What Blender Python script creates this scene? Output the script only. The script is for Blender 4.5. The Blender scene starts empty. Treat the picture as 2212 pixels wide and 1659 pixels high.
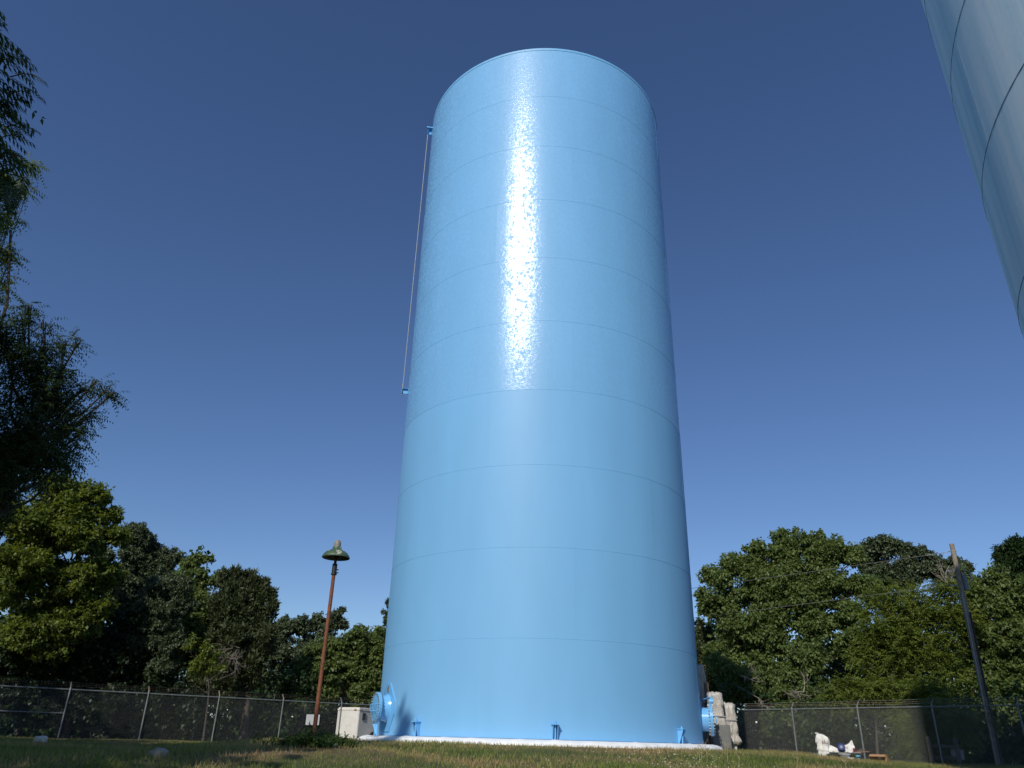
import bpy, bmesh, math, random
import numpy as np
from mathutils import Vector, Matrix

random.seed(7)
rng = np.random.default_rng(11)
scene = bpy.context.scene
COL = scene.collection
PI = math.pi
R_ = math.radians
EYE = 1.6

# ------------------------------------------------------------------ camera
CAMROT = Matrix(((0.99962469, -0.02739496, 0.0),
                 (-0.01173715, -0.42828106, -0.90356935),
                 (0.02475325, 0.90323023, -0.42844186)))
cam_data = bpy.data.cameras.new('camera')
cam = bpy.data.objects.new('camera', cam_data)
COL.objects.link(cam)
cam_data.sensor_width = 36
cam_data.lens = 36 * 1627 / 2212
cam_data.clip_start = 0.05
cam_data.clip_end = 3000
cam.matrix_world = Matrix.Translation((0, 0, EYE)) @ CAMROT.to_4x4()
scene.camera = cam

# ------------------------------------------------------------------ sky, sun, exposure
SUN_EL, SUN_AZ = 35.5, 201.0            # azimuth clockwise from +y
world = bpy.data.worlds.new('World')
scene.world = world
world.use_nodes = True
wn = world.node_tree
wn.nodes.clear()
sky = wn.nodes.new('ShaderNodeTexSky')
sky.sky_type = 'NISHITA'
sky.sun_disc = False
sky.sun_elevation = R_(SUN_EL)
sky.sun_rotation = R_(SUN_AZ)
sky.altitude = 200
sky.air_density = 1.0
sky.dust_density = 0.2
sky.ozone_density = 5.0
bg = wn.nodes.new('ShaderNodeBackground')
bg.inputs['Strength'].default_value = 0.085
wo = wn.nodes.new('ShaderNodeOutputWorld')
grade = wn.nodes.new('ShaderNodeHueSaturation')
grade.inputs['Hue'].default_value = 0.507
grade.inputs['Saturation'].default_value = 1.07
grade.inputs['Value'].default_value = 1.15
wn.links.new(sky.outputs[0], grade.inputs['Color'])
wn.links.new(grade.outputs[0], bg.inputs[0])
wn.links.new(bg.outputs[0], wo.inputs[0])

sun_data = bpy.data.lights.new('sun', 'SUN')
sun_data.energy = 3.6
sun_data.angle = R_(0.55)
sun_data.color = (1.0, 0.945, 0.86)
sun = bpy.data.objects.new('sun', sun_data)
COL.objects.link(sun)
SUNV = Vector((math.sin(R_(SUN_AZ)) * math.cos(R_(SUN_EL)), math.cos(R_(SUN_AZ)) * math.cos(R_(SUN_EL)), math.sin(R_(SUN_EL))))
sun.rotation_euler = SUNV.to_track_quat('Z', 'Y').to_euler()
sun.location = (-30, -60, 60)

vs = scene.view_settings
vs.view_transform = 'Standard'
vs.look = 'None'
vs.exposure = 0.0
vs.gamma = 1.0
vs.use_curve_mapping = False

# ------------------------------------------------------------------ helpers
def polar(az, d, z=None):
    x, y = d * math.sin(R_(az)), d * math.cos(R_(az))
    return Vector((x, y, ground(x, y) if z is None else z + EYE))

def at(px, py, d):
    """sight direction of the photograph (2212 wide) carried to horizontal distance d"""
    v = CAMROT @ Vector((px - 1106, -(py - 829.5), -1627))
    v *= d / math.hypot(v.x, v.y)
    return Vector((0, 0, EYE)) + v

def metres(px, py, rpx, d):
    c = CAMROT.transposed() @ (at(px, py, d) - Vector((0, 0, EYE)))
    return rpx * -c.z / 1627

def sstep(a, b, t):
    t = np.clip((np.asarray(t, float) - a) / (b - a), 0, 1)
    return t * t * (3 - 2 * t)

TC = (26 * math.sin(R_(2.5)), 26 * math.cos(R_(2.5)))     # new tank axis
TR = 5.0

def ground_np(x, y):
    x = np.asarray(x, float); y = np.asarray(y, float)
    d = np.hypot(x, y)
    z = -0.40 - 1.2 * (1 - sstep(-3, 14.5, np.where(y > 0, d, -d)))
    rt = np.hypot(x - TC[0], y - TC[1])
    z = z + 0.31 * (1 - sstep(5.6, 12.5, rt))
    z = z + 0.24 * np.exp(-((x + 3.3) ** 2 + (y - 14.4) ** 2) / 5.0)
    z = z - 1.3 * sstep(46, 95, d) + 6.0 * sstep(88, 190, d)
    z = z + 0.05 * np.sin(x * 0.55 + 1.3) * np.sin(y * 0.42 + .5) * sstep(6.2, 9, rt) \
          + 0.018 * np.sin(x * 1.9 + y * .7) * np.sin(y * 1.5 - x * .4) * sstep(5.7, 7, rt)
    return z + EYE

def ground(x, y):
    return float(ground_np(x, y))

def setp(o, **k):
    for a, b in k.items():
        if b is not None:
            o[a] = b
    return o

def mesh_from(name, verts, faces, smooth=False, sharp=None):
    me = bpy.data.meshes.new(name)
    me.from_pydata([tuple(v) for v in verts], [], [tuple(f) for f in faces])
    me.update()
    if smooth:
        me.polygons.foreach_set('use_smooth', [True] * len(me.polygons))
        if sharp:
            me.set_sharp_from_angle(angle=R_(sharp))
    return me

def fast_mesh(name, verts, quads, attr=None, nv=4):
    me = bpy.data.meshes.new(name)
    n = len(quads)
    me.vertices.add(len(verts))
    me.vertices.foreach_set('co', np.ascontiguousarray(verts, dtype=np.float32).ravel())
    me.loops.add(n * nv)
    me.loops.foreach_set('vertex_index', np.ascontiguousarray(quads, dtype=np.int32).ravel())
    me.polygons.add(n)
    me.polygons.foreach_set('loop_start', np.arange(0, n * nv, nv, dtype=np.int32))
    me.update(calc_edges=True)
    if attr is not None:
        a = me.attributes.new('tint', 'FLOAT', 'FACE')
        a.data.foreach_set('value', np.ascontiguousarray(attr, dtype=np.float32))
    return me

def link(name, me, m, parent=None, loc=None, rot=None):
    o = bpy.data.objects.new(name, me)
    COL.objects.link(o)
    if m is not None and me is not None and not me.materials:
        me.materials.append(m)
    if parent is not None:
        o.parent = parent
    if loc is not None:
        o.location = loc
    if rot is not None:
        o.rotation_euler = rot
    return o

def thing(name, label, cat, loc=(0, 0, 0), rz=0, group=None):
    o = bpy.data.objects.new(name, None)
    o.empty_display_size = 0.2
    COL.objects.link(o)
    o.location = loc
    o.rotation_euler = (0, 0, rz)
    return setp(o, label=label, category=cat, group=group)

class MB:
    """collects boxes, tubes and lathes into one mesh"""
    def __init__(s):
        s.v, s.f = [], []
    def add(s, vs_, fs):
        k = len(s.v)
        s.v += [Vector(v) for v in vs_]
        s.f += [tuple(i + k for i in f) for f in fs]
        return s
    def box(s, c, size, rot=None, taper=1.0, bev=0.0):
        c = Vector(c); hx, hy, hz = [q / 2 for q in size]
        pts = []
        for z, t in ((-hz, 1), (hz, taper)):
            for x, y in ((-hx, -hy), (hx, -hy), (hx, hy), (-hx, hy)):
                pts.append(Vector((x * t, y * t, z)))
        if rot is not None:
            pts = [rot @ p for p in pts]
        return s.add([p + c for p in pts], [(3, 2, 1, 0), (4, 5, 6, 7), (0, 1, 5, 4), (1, 2, 6, 5), (2, 3, 7, 6), (3, 0, 4, 7)])
    def tube(s, pts, r, n=8, cap=True):
        pts = [Vector(p) for p in pts]
        rs = r if isinstance(r, (list, tuple)) else [r] * len(pts)
        k = len(s.v)
        prev = None
        for i, p in enumerate(pts):
            t = (pts[min(i + 1, len(pts) - 1)] - pts[max(i - 1, 0)]).normalized()
            if prev is None:
                u = t.orthogonal().normalized()
            else:
                u = prev - t * prev.dot(t)
                u = u.normalized() if u.length > 1e-6 else t.orthogonal().normalized()
            prev = u
            w = t.cross(u)
            for j in range(n):
                a = 2 * PI * j / n
                s.v.append(p + (u * math.cos(a) + w * math.sin(a)) * rs[i])
        for i in range(len(pts) - 1):
            for j in range(n):
                a, b = k + i * n + j, k + i * n + (j + 1) % n
                s.f.append((a, b, b + n, a + n))
        if cap:
            s.f.append(tuple(k + j for j in reversed(range(n))))
            s.f.append(tuple(k + (len(pts) - 1) * n + j for j in range(n)))
        return s
    def lathe(s, prof, n=32, c=(0, 0, 0), rot=None):
        k = len(s.v); c = Vector(c)
        for r, z in prof:
            for j in range(n):
                a = 2 * PI * j / n
                p = Vector((r * math.cos(a), r * math.sin(a), z))
                s.v.append((rot @ p if rot is not None else p) + c)
        for i in range(len(prof) - 1):
            for j in range(n):
                a, b = k + i * n + j, k + i * n + (j + 1) % n
                s.f.append((a, b, b + n, a + n))
        return s
    def build(s, name, m, parent=None, smooth=None, loc=None, rot=None, bevel=0):
        me = mesh_from(name, s.v, s.f, smooth is not None, smooth)
        if bevel:
            bm = bmesh.new(); bm.from_mesh(me)
            bmesh.ops.bevel(bm, geom=bm.edges[:], offset=bevel, segments=2, affect='EDGES', profile=.6)
            bm.to_mesh(me); bm.free()
        return link(name, me, m, parent, loc, rot)

# ------------------------------------------------------------------ materials
def new_mat(name):
    m = bpy.data.materials.new(name)
    m.use_nodes = True
    nt = m.node_tree
    return m, nt, nt.nodes['Principled BSDF']

def N(nt, kind, **k):
    n = nt.nodes.new(kind)
    for a, b in k.items():
        if a in n.inputs:
            n.inputs[a].default_value = b
        else:
            setattr(n, a, b)
    return n

def ramp(nt, fac, stops):
    r = nt.nodes.new('ShaderNodeValToRGB')
    e = r.color_ramp.elements
    while len(e) < len(stops):
        e.new(0.5)
    for q, (p, c) in zip(e, stops):
        q.position = p
        q.color = (*c, 1) if len(c) == 3 else c
    nt.links.new(fac, r.inputs[0])
    return r

def simple(name, col, rough=0.6, metal=0.0, var=0.12, scale=6.0, bump=0.0, col2=None, spec=0.5, detail=6):
    m, nt, p = new_mat(name)
    g = N(nt, 'ShaderNodeNewGeometry')
    no = N(nt, 'ShaderNodeTexNoise', Scale=scale, Detail=detail, Roughness=.6)
    nt.links.new(g.outputs['Position'], no.inputs['Vector'])
    c2 = col2 or tuple(min(1, c * (1 + var)) for c in col)
    c1 = col if col2 else tuple(c * (1 - var) for c in col)
    r = ramp(nt, no.outputs['Fac'], [(0.35, c1), (0.65, c2)])
    nt.links.new(r.outputs[0], p.inputs['Base Color'])
    p.inputs['Roughness'].default_value = rough
    p.inputs['Metallic'].default_value = metal
    p.inputs['Specular IOR Level'].default_value = spec
    if bump:
        b = N(nt, 'ShaderNodeBump', Strength=bump, Distance=0.02)
        nt.links.new(no.outputs['Fac'], b.inputs['Height'])
        nt.links.new(b.outputs[0], p.inputs['Normal'])
    return m

def tank_paint(name, col, glossy):
    m, nt, p = new_mat(name)
    g = N(nt, 'ShaderNodeNewGeometry')
    n1 = N(nt, 'ShaderNodeTexNoise', Scale=.7, Detail=5.0, Roughness=.55)
    mp = N(nt, 'ShaderNodeMapping'); mp.inputs['Scale'].default_value = (1.6, 1.6, .35)
    nt.links.new(g.outputs['Position'], mp.inputs['Vector'])
    nt.links.new(mp.outputs[0], n1.inputs['Vector'])
    r = ramp(nt, n1.outputs['Fac'], [(.3, tuple(c * .965 for c in col)), (.7, tuple(c * 1.03 for c in col))])
    nt.links.new(r.outputs[0], p.inputs['Base Color'])
    p.inputs['Roughness'].default_value = .55
    p.inputs['Specular IOR Level'].default_value = .35
    # sprayed enamel: glossy where the coat flowed out, dull where dry overspray settled
    mp2 = N(nt, 'ShaderNodeMapping'); mp2.inputs['Scale'].default_value = (1, 1, .7)
    nt.links.new(g.outputs['Position'], mp2.inputs['Vector'])
    a = N(nt, 'ShaderNodeTexNoise', Scale=10.0, Detail=5.0, Roughness=.78)
    b = N(nt, 'ShaderNodeTexNoise', Scale=1.7, Detail=4.0, Roughness=.6)
    for q in (a, b):
        nt.links.new(mp2.outputs[0], q.inputs['Vector'])
    ad = N(nt, 'ShaderNodeMath', operation='MULTIPLY_ADD')
    nt.links.new(b.outputs['Fac'], ad.inputs[0]); ad.inputs[1].default_value = .22
    nt.links.new(a.outputs['Fac'], ad.inputs[2])
    mr = N(nt, 'ShaderNodeMapRange')
    lo, hi = (.55, .62) if glossy else (.80, .83)
    mr.inputs[1].default_value = lo; mr.inputs[2].default_value = hi
    mr.inputs[3].default_value = .36; mr.inputs[4].default_value = .155
    nt.links.new(ad.outputs[0], mr.inputs[0])
    nt.links.new(mr.outputs[0], p.inputs['Coat Roughness'])
    mw = N(nt, 'ShaderNodeMapRange')
    mw.inputs[1].default_value = lo; mw.inputs[2].default_value = hi
    mw.inputs[3].default_value = .16; mw.inputs[4].default_value = 1.0
    nt.links.new(ad.outputs[0], mw.inputs[0])
    nt.links.new(mw.outputs[0], p.inputs['Coat Weight'])
    bp = N(nt, 'ShaderNodeBump', Strength=1.0 if glossy else .35, Distance=.0061)
    nt.links.new(ad.outputs[0], bp.inputs['Height'])
    p.inputs['Coat IOR'].default_value = 1.5
    nt.links.new(bp.outputs[0], p.inputs['Coat Normal'])
    return m

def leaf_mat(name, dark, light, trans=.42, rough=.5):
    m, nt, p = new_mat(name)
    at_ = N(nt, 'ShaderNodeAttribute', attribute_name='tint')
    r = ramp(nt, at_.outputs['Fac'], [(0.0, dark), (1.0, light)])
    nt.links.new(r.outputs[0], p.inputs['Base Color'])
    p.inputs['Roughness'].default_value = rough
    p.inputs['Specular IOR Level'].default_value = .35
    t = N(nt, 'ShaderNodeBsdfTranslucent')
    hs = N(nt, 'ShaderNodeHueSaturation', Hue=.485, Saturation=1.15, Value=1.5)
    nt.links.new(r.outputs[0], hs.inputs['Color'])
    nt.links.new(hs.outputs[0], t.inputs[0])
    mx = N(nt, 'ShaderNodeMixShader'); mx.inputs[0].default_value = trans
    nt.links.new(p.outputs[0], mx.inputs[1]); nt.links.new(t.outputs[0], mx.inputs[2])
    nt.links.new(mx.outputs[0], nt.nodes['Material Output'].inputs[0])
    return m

BLUE = (0.185, 0.445, 0.735)
M = {}
M['gloss'] = tank_paint('blue_gloss_enamel', BLUE, True)
M['satin'] = tank_paint('blue_satin_enamel', BLUE, False)
M['weld'] = simple('blue_painted_weld', (.17, .44, .72), .5, var=.08, scale=14, bump=.3)
M['fitting'] = simple('blue_painted_fitting', (.16, .45, .78), .22, var=.05, scale=8, spec=.6)
M['bolt'] = simple('bolt_steel', (.10, .12, .13), .5, .3, col2=(.42, .45, .45), scale=40)
M['ring_white'] = simple('white_masonry_paint', (.80, .80, .79), .75, var=.04, scale=9, bump=.5)
M['brass'] = simple('weathered_brass', (.22, .16, .09), .6, .2, var=.2, scale=30)
M['galv'] = simple('galvanised_steel', (.205, .22, .215), .5, .35, var=.15, scale=9)
M['wire'] = simple('galvanised_wire', (.28, .29, .28), .55, .25, var=.15, scale=9)
M['rustarm'] = simple('rusty_arm', (.33, .30, .26), .7, .1, col2=(.36, .17, .08), scale=14)
M['rust'] = simple('rusty_pipe', (.13, .045, .022), .8, .1, col2=(.24, .085, .04), scale=16, bump=.3)
M['black'] = simple('black_iron', (.02, .02, .022), .55, .2, var=.2)
M['shade_in'] = simple('dark_enamel', (.07, .085, .075), .6, var=.3, scale=12)
M['cap'] = simple('weathered_aluminium', (.30, .29, .25), .7, .2, col2=(.18, .17, .14), scale=26, bump=.3)
M['wood'] = simple('weathered_pole_wood', (.32, .27, .20), .85, col2=(.18, .15, .115), scale=9, bump=.4)
M['plank'] = simple('grey_weathered_board', (.15, .13, .105), .85, col2=(.085, .075, .065), scale=10, bump=.3)
M['timber'] = simple('brown_timber', (.30, .20, .12), .8, col2=(.20, .12, .07), scale=14, bump=.3)
M['bark'] = simple('bark', (.045, .037, .03), .9, col2=(.085, .07, .056), scale=5, bump=.8)
M['deadwood'] = simple('dead_grey_wood', (.26, .22, .18), .9, col2=(.38, .33, .27), scale=6)
M['dulltwig'] = simple('dull_dead_twig', (.13, .11, .09), .9, col2=(.20, .175, .145), scale=6)
M['trans'] = simple('transformer_paint', (.16, .20, .22), .45, .1, var=.12)
M['porcelain'] = simple('grey_porcelain', (.40, .40, .39), .3, var=.1)
M['cable'] = simple('black_cable', (.02, .02, .02), .6, var=.2)
M['alu_cable'] = simple('aluminium_line', (.17, .17, .16), .6, .2, var=.1)
M['trailer'] = simple('white_trailer_skin', (.78, .76, .70), .4, var=.05, scale=1.6)
M['trim'] = simple('grey_trim', (.32, .32, .31), .45, .3, var=.1)
M['amber'] = simple('amber_lens', (.45, .16, .04), .25, var=.1)
M['fender'] = simple('grey_fender', (.24, .23, .22), .5, .3, var=.15)
M['tyre'] = simple('tyre_rubber', (.02, .02, .02), .85, var=.2)
M['sign'] = simple('white_sign_panel', (.74, .74, .72), .6, var=.04, scale=3)
M['oldsign'] = simple('faded_sign_panel', (.42, .43, .42), .7, col2=(.22, .23, .23), scale=9)
M['bag'] = simple('white_woven_bag', (.80, .79, .75), .8, col2=(.62, .60, .55), scale=9, bump=1.0)
M['ink'] = simple('brown_ink', (.10, .04, .035), .8, var=.1)
M['blueplastic'] = simple('navy_plastic', (.015, .03, .13), .4, var=.1)
M['lightblue'] = simple('light_blue_plastic', (.10, .30, .42), .45, var=.1)
M['maroon'] = simple('maroon_plastic', (.13, .012, .025), .45, var=.1)
M['clear'] = simple('cloudy_clear_plastic', (.30, .32, .33), .25, var=.25, scale=20)
M['card'] = simple('corrugated_card', (.42, .235, .11), .85, var=.08, scale=6)
M['paper'] = simple('white_paper', (.8, .8, .78), .7, var=.03)
M['stone'] = simple('pale_stone', (.30, .285, .25), .9, col2=(.20, .19, .165), scale=9, bump=.7)
M['cabinet'] = simple('shaded_grey_cabinet', (.15, .15, .14), .5, .1, var=.1)  # grey darkened so the colour itself holds the shade on the box
M['post_concrete'] = simple('pale_post', (.52, .50, .45), .8, var=.1)

def film_mat():
    m, nt, p = new_mat('dusty_plastic_film')
    g = N(nt, 'ShaderNodeNewGeometry')
    no = N(nt, 'ShaderNodeTexNoise', Scale=7.0, Detail=7.0, Roughness=.65, Distortion=.6)
    mp = N(nt, 'ShaderNodeMapping'); mp.inputs['Scale'].default_value = (1.6, 1.6, .55)
    nt.links.new(g.outputs['Position'], mp.inputs['Vector']); nt.links.new(mp.outputs[0], no.inputs['Vector'])
    r = ramp(nt, no.outputs['Fac'], [(.3, (.34, .31, .27)), (.55, (.52, .48, .42)), (.75, (.66, .63, .57))])
    nt.links.new(r.outputs[0], p.inputs['Base Color'])
    p.inputs['Roughness'].default_value = .32
    b = N(nt, 'ShaderNodeBump', Strength=.8, Distance=.06)
    nt.links.new(no.outputs['Fac'], b.inputs['Height']); nt.links.new(b.outputs[0], p.inputs['Normal'])
    return m
M['film'] = film_mat()

def shade_mat():
    m, nt, p = new_mat('chipped_green_enamel')
    g = N(nt, 'ShaderNodeNewGeometry')
    no = N(nt, 'ShaderNodeTexNoise', Scale=11.0, Detail=7.0, Roughness=.7)
    nt.links.new(g.outputs['Position'], no.inputs['Vector'])
    r = ramp(nt, no.outputs['Fac'], [(0, (.035, .075, .04)), (.52, (.055, .105, .06)), (.585, (.075, .12, .07)), (.605, (.42, .40, .33)), (1, (.5, .48, .42))])
    nt.links.new(r.outputs[0], p.inputs['Base Color'])
    p.inputs['Roughness'].default_value = .5
    return m
M['shade'] = shade_mat()

def old_paint():
    m, nt, p = new_mat('chalky_faded_blue_paint')
    g = N(nt, 'ShaderNodeNewGeometry')
    mp = N(nt, 'ShaderNodeMapping'); mp.inputs['Scale'].default_value = (2.2, 2.2, .10)
    nt.links.new(g.outputs['Position'], mp.inputs['Vector'])
    no = N(nt, 'ShaderNodeTexNoise', Scale=1.0, Detail=8.0, Roughness=.62)
    nt.links.new(mp.outputs[0], no.inputs['Vector'])
    n2 = N(nt, 'ShaderNodeTexNoise', Scale=9.0, Detail=6.0, Roughness=.7)
    nt.links.new(g.outputs['Position'], n2.inputs['Vector'])
    mx = N(nt, 'ShaderNodeMath', operation='MULTIPLY_ADD')
    nt.links.new(n2.outputs['Fac'], mx.inputs[0]); mx.inputs[1].default_value = .25
    nt.links.new(no.outputs['Fac'], mx.inputs[2])
    r = ramp(nt, mx.outputs[0], [(.42, (.42, .61, .70)), (.60, (.55, .71, .78)), (.72, (.66, .76, .80)), (.82, (.74, .80, .82))])
    nt.links.new(r.outputs[0], p.inputs['Base Color'])
    p.inputs['Roughness'].default_value = .6
    p.inputs['Specular IOR Level'].default_value = .3
    return m
M['old'] = old_paint()
M['old_weld'] = simple('old_stained_weld', (.09, .14, .18), .7, var=.15, scale=12)

def lawn_mat(name, blades):
    m, nt, p = new_mat(name)
    g = N(nt, 'ShaderNodeNewGeometry')
    n1 = N(nt, 'ShaderNodeTexNoise', Scale=.45, Detail=5.0, Roughness=.6)
    n2 = N(nt, 'ShaderNodeTexNoise', Scale=7.0, Detail=5.0, Roughness=.7)
    for q in (n1, n2):
        nt.links.new(g.outputs['Position'], q.inputs['Vector'])
    ad = N(nt, 'ShaderNodeMath', operation='MULTIPLY_ADD')
    nt.links.new(n2.outputs['Fac'], ad.inputs[0]); ad.inputs[1].default_value = .45
    nt.links.new(n1.outputs['Fac'], ad.inputs[2])
    # the turf round the tank foundation is burnt off
    vd = N(nt, 'ShaderNodeVectorMath', operation='DISTANCE'); vd.inputs[1].default_value = (TC[0] - .6, TC[1], EYE)
    nt.links.new(g.outputs['Position'], vd.inputs[0])
    mr = N(nt, 'ShaderNodeMapRange'); mr.inputs[1].default_value = 5.5; mr.inputs[2].default_value = 9.5
    mr.inputs[3].default_value = .14; mr.inputs[4].default_value = 0
    nt.links.new(vd.outputs['Value'], mr.inputs[0])
    a2 = N(nt, 'ShaderNodeMath', operation='ADD')
    nt.links.new(ad.outputs[0], a2.inputs[0]); nt.links.new(mr.outputs[0], a2.inputs[1])
    src = a2.outputs[0]
    if blades:
        at_ = N(nt, 'ShaderNodeAttribute', attribute_name='tint')
        a3 = N(nt, 'ShaderNodeMath', operation='MULTIPLY_ADD'); a3.inputs[1].default_value = .22
        nt.links.new(at_.outputs['Fac'], a3.inputs[0]); nt.links.new(src, a3.inputs[2])
        src = a3.outputs[0]
        st = [(.60, (.10, .15, .034)), (.82, (.19, .23, .066)), (.91, (.30, .27, .11)), (1.0, (.42, .30, .15))]
    else:
        st = [(.45, (.05, .065, .024)), (.70, (.08, .085, .034)), (.82, (.14, .105, .055)), (.95, (.19, .13, .07))]
    r = ramp(nt, src, st)
    nt.links.new(r.outputs[0], p.inputs['Base Color'])
    p.inputs['Roughness'].default_value = .9
    p.inputs['Specular IOR Level'].default_value = .08
    if blades:
        t = N(nt, 'ShaderNodeBsdfTranslucent'); nt.links.new(r.outputs[0], t.inputs[0])
        mx = N(nt, 'ShaderNodeMixShader'); mx.inputs[0].default_value = .3
        nt.links.new(p.outputs[0], mx.inputs[1]); nt.links.new(t.outputs[0], mx.inputs[2])
        nt.links.new(mx.outputs[0], nt.nodes['Material Output'].inputs[0])
    return m
M['soil'] = lawn_mat('lawn_soil', False)
M['blade'] = lawn_mat('lawn_blade', True)
M['flower'] = simple('clover_white', (.75, .74, .62), .8, var=.08)
M['straw'] = simple('dry_straw', (.36, .31, .16), .8, var=.15)

M['leaf_mid'] = leaf_mat('leaf_mid_green', (.085, .135, .040), (.20, .255, .082))
M['leaf_yellow'] = leaf_mat('leaf_yellow_green', (.08, .118, .022), (.19, .235, .046), .4)
M['leaf_grey'] = leaf_mat('leaf_grey_green', (.056, .085, .04), (.135, .17, .088), .25)
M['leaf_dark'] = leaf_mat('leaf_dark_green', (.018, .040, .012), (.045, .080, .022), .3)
M['leaf_shade'] = leaf_mat('leaf_shade_green', (.012, .024, .009), (.030, .050, .017), .25)  # leaf colour lowered to carry the deep shade of the understory
M['leaf_walnut'] = leaf_mat('leaf_walnut_green', (.030, .052, .02), (.072, .108, .04), .4)
M['needle'] = leaf_mat('cedar_needle', (.036, .054, .02), (.09, .108, .042), .15)
M['weedleaf'] = leaf_mat('weed_leaf', (.03, .065, .015), (.08, .13, .03))

# ------------------------------------------------------------------ ground
def build_ground():
    xs = np.unique(np.concatenate([np.linspace(-45, 45, 181), np.linspace(-110, -45, 27), np.linspace(45, 110, 27), [-900, -500, -250, 250, 500, 900]]))
    ys = np.unique(np.concatenate([np.linspace(-12, 52, 161), np.linspace(52, 110, 25), np.linspace(-60, -12, 13), [-900, -400, -150, 250, 500, 900]]))
    X, Y = np.meshgrid(xs, ys)
    Z = ground_np(X, Y)
    v = np.stack([X.ravel(), Y.ravel(), Z.ravel()], 1)
    nx, ny = len(xs), len(ys)
    i = (np.arange(ny - 1)[:, None] * nx + np.arange(nx - 1)[None, :]).ravel()
    q = np.stack([i, i + 1, i + 1 + nx, i + nx], 1)
    me = fast_mesh('ground', v, q)
    me.polygons.foreach_set('use_smooth', [True] * len(me.polygons))
    o = link('ground', me, M['soil'])
    o['kind'] = 'structure'
build_ground()

def blades(n, x, y, hmin, hmax, w):
    z = ground_np(x, y)
    h = rng.uniform(hmin, hmax, n)
    a = rng.uniform(0, 2 * PI, n)
    lean = rng.uniform(.1, .9, n) * h
    la = rng.uniform(0, 2 * PI, n)
    base = np.stack([x, y, z - .01], 1)
    side = np.stack([np.cos(a), np.sin(a), np.zeros(n)], 1) * (w * rng.uniform(.6, 1.3, n))[:, None]
    top = base + np.stack([np.cos(la) * lean, np.sin(la) * lean, h], 1)
    mid = base * .45 + top * .55 + np.array([0, 0, 1]) * (h * .12)[:, None]
    v = np.stack([base - side, base + side, top], 1).reshape(-1, 3)
    q = np.arange(n * 3).reshape(-1, 3)
    return v, q, rng.random(n)

def build_grass():
    n = 190000
    az = np.radians(rng.uniform(-37, 37, n))
    d = 9.5 + 32 * rng.random(n) ** 1.25
    x, y = d * np.sin(az), d * np.cos(az)
    clump = np.sin(x * 2.3 + 1) * np.sin(y * 2.1 + .4) + .7 * np.sin(x * 5.1 + y * 3.7) + rng.normal(0, .8, n)
    keep = (np.hypot(x - TC[0], y - TC[1]) > 5.62) & (clump > -1.0)
    x, y = x[keep], y[keep]
    tall = np.clip((np.sin(x * .8 + .5) * np.sin(y * .6) + 1) / 2, 0, 1)
    near = len(x)
    v, q, t = blades(near, x, y, .035, .10, .008)
    hh = v.reshape(-1, 3, 3)
    up = (hh - hh[:, :1]) * (0.75 + .7 * tall)[:, None, None]
    hh = hh[:, :1] + up
    me = fast_mesh('grass', hh.reshape(-1, 3), q, t, 3)
    o = link('grass', me, M['blade'])
    o['kind'] = 'stuff'
    setp(o, label='short uneven lawn grass, green with burnt brown patches', category='grass')
    # clover heads
    mb = MB()
    for i in range(150):
        if i < 110:
            p = at(random.gauss(1460, 75), random.uniform(1628, 1656), 17)
            az_ = math.atan2(p.x, p.y); dd = random.uniform(14.5, 19)
        else:
            az_ = R_(random.uniform(-4, 26)); dd = random.uniform(13, 19)
        x, y = dd * math.sin(az_), dd * math.cos(az_)
        z = ground(x, y) + random.uniform(.05, .11); r = random.uniform(.006, .011)
        mb.add([(x + r, y, z), (x, y + r, z), (x - r, y, z), (x, y - r, z), (x, y, z + r), (x, y, z - r)],
               [(0, 1, 4), (1, 2, 4), (2, 3, 4), (3, 0, 4), (1, 0, 5), (2, 1, 5), (3, 2, 5), (0, 3, 5)])
    o = mb.build('clover_flowers', M['flower'])
    o['kind'] = 'stuff'
    setp(o, label='small white clover flower heads scattered in the green grass', category='clover')
build_grass()

# ------------------------------------------------------------------ new water tank
COURSE = 2.435
TB = EYE + .06                                             # level of the tank bottom
FACE = R_(180 + 2.5)                                        # azimuth from tank axis to the camera

def shell(phi, r, z=0.0):
    """point on the new tank: phi degrees to the right of the side facing the camera"""
    a = FACE - R_(phi)
    return Vector((r * math.sin(a), r * math.cos(a), z))

def arc_plate(R, h, deg, th=.012, seg=40, gap=.004, out=0):
    v, f = [], []
    half = R_(deg) / 2 - gap / R
    for k, (r, z) in enumerate(((R, gap), (R, h - gap), (R - th, h - gap), (R - th, gap))):
        for i in range(seg + 1):
            a = -half + 2 * half * i / seg
            v.append((r * math.sin(a), r * math.cos(a), z))
    n = seg + 1
    for k in range(4):
        for i in range(seg):
            a, b = k * n + i, ((k + 1) % 4) * n + i
            f.append((a, b, b + 1, a + 1))
    f.append((0, n, 2 * n, 3 * n)[::-1]); f.append((n - 1, 2 * n - 1, 3 * n - 1, 4 * n - 1))
    me = mesh_from('plate', v, f, True, 30)
    return me

def ring_bead(R, w, p, n=128):
    return MB().lathe([(R - .004, -w / 2), (R + p, -w / 4), (R + p, w / 4), (R - .004, w / 2)], n)

def bracket_box(parent, phi, z, s, L, cover):
    rz = -(FACE - R_(phi))
    b = MB()
    b.box((0, L / 2, 0), (s, L, .012)).box((0, L / 2, -s * .55), (.012, L, s * 1.05)).box((0, .01, -s * .5), (s, .012, s * 1.1))
    b.box((0, L - .01, -s * .55), (s, .012, s * 1.05))
    p = shell(phi, TR + .002, z)
    o = b.build('bracket', M['fitting'], parent, loc=p, rot=(0, 0, rz))
    if cover:
        c = MB().box((0, L / 2 + .01, .035), (s * 1.5, L * 1.25, .06))
        c.build('bracket_cap', M['fitting'], o, bevel=.015)
    return o, p

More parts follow.
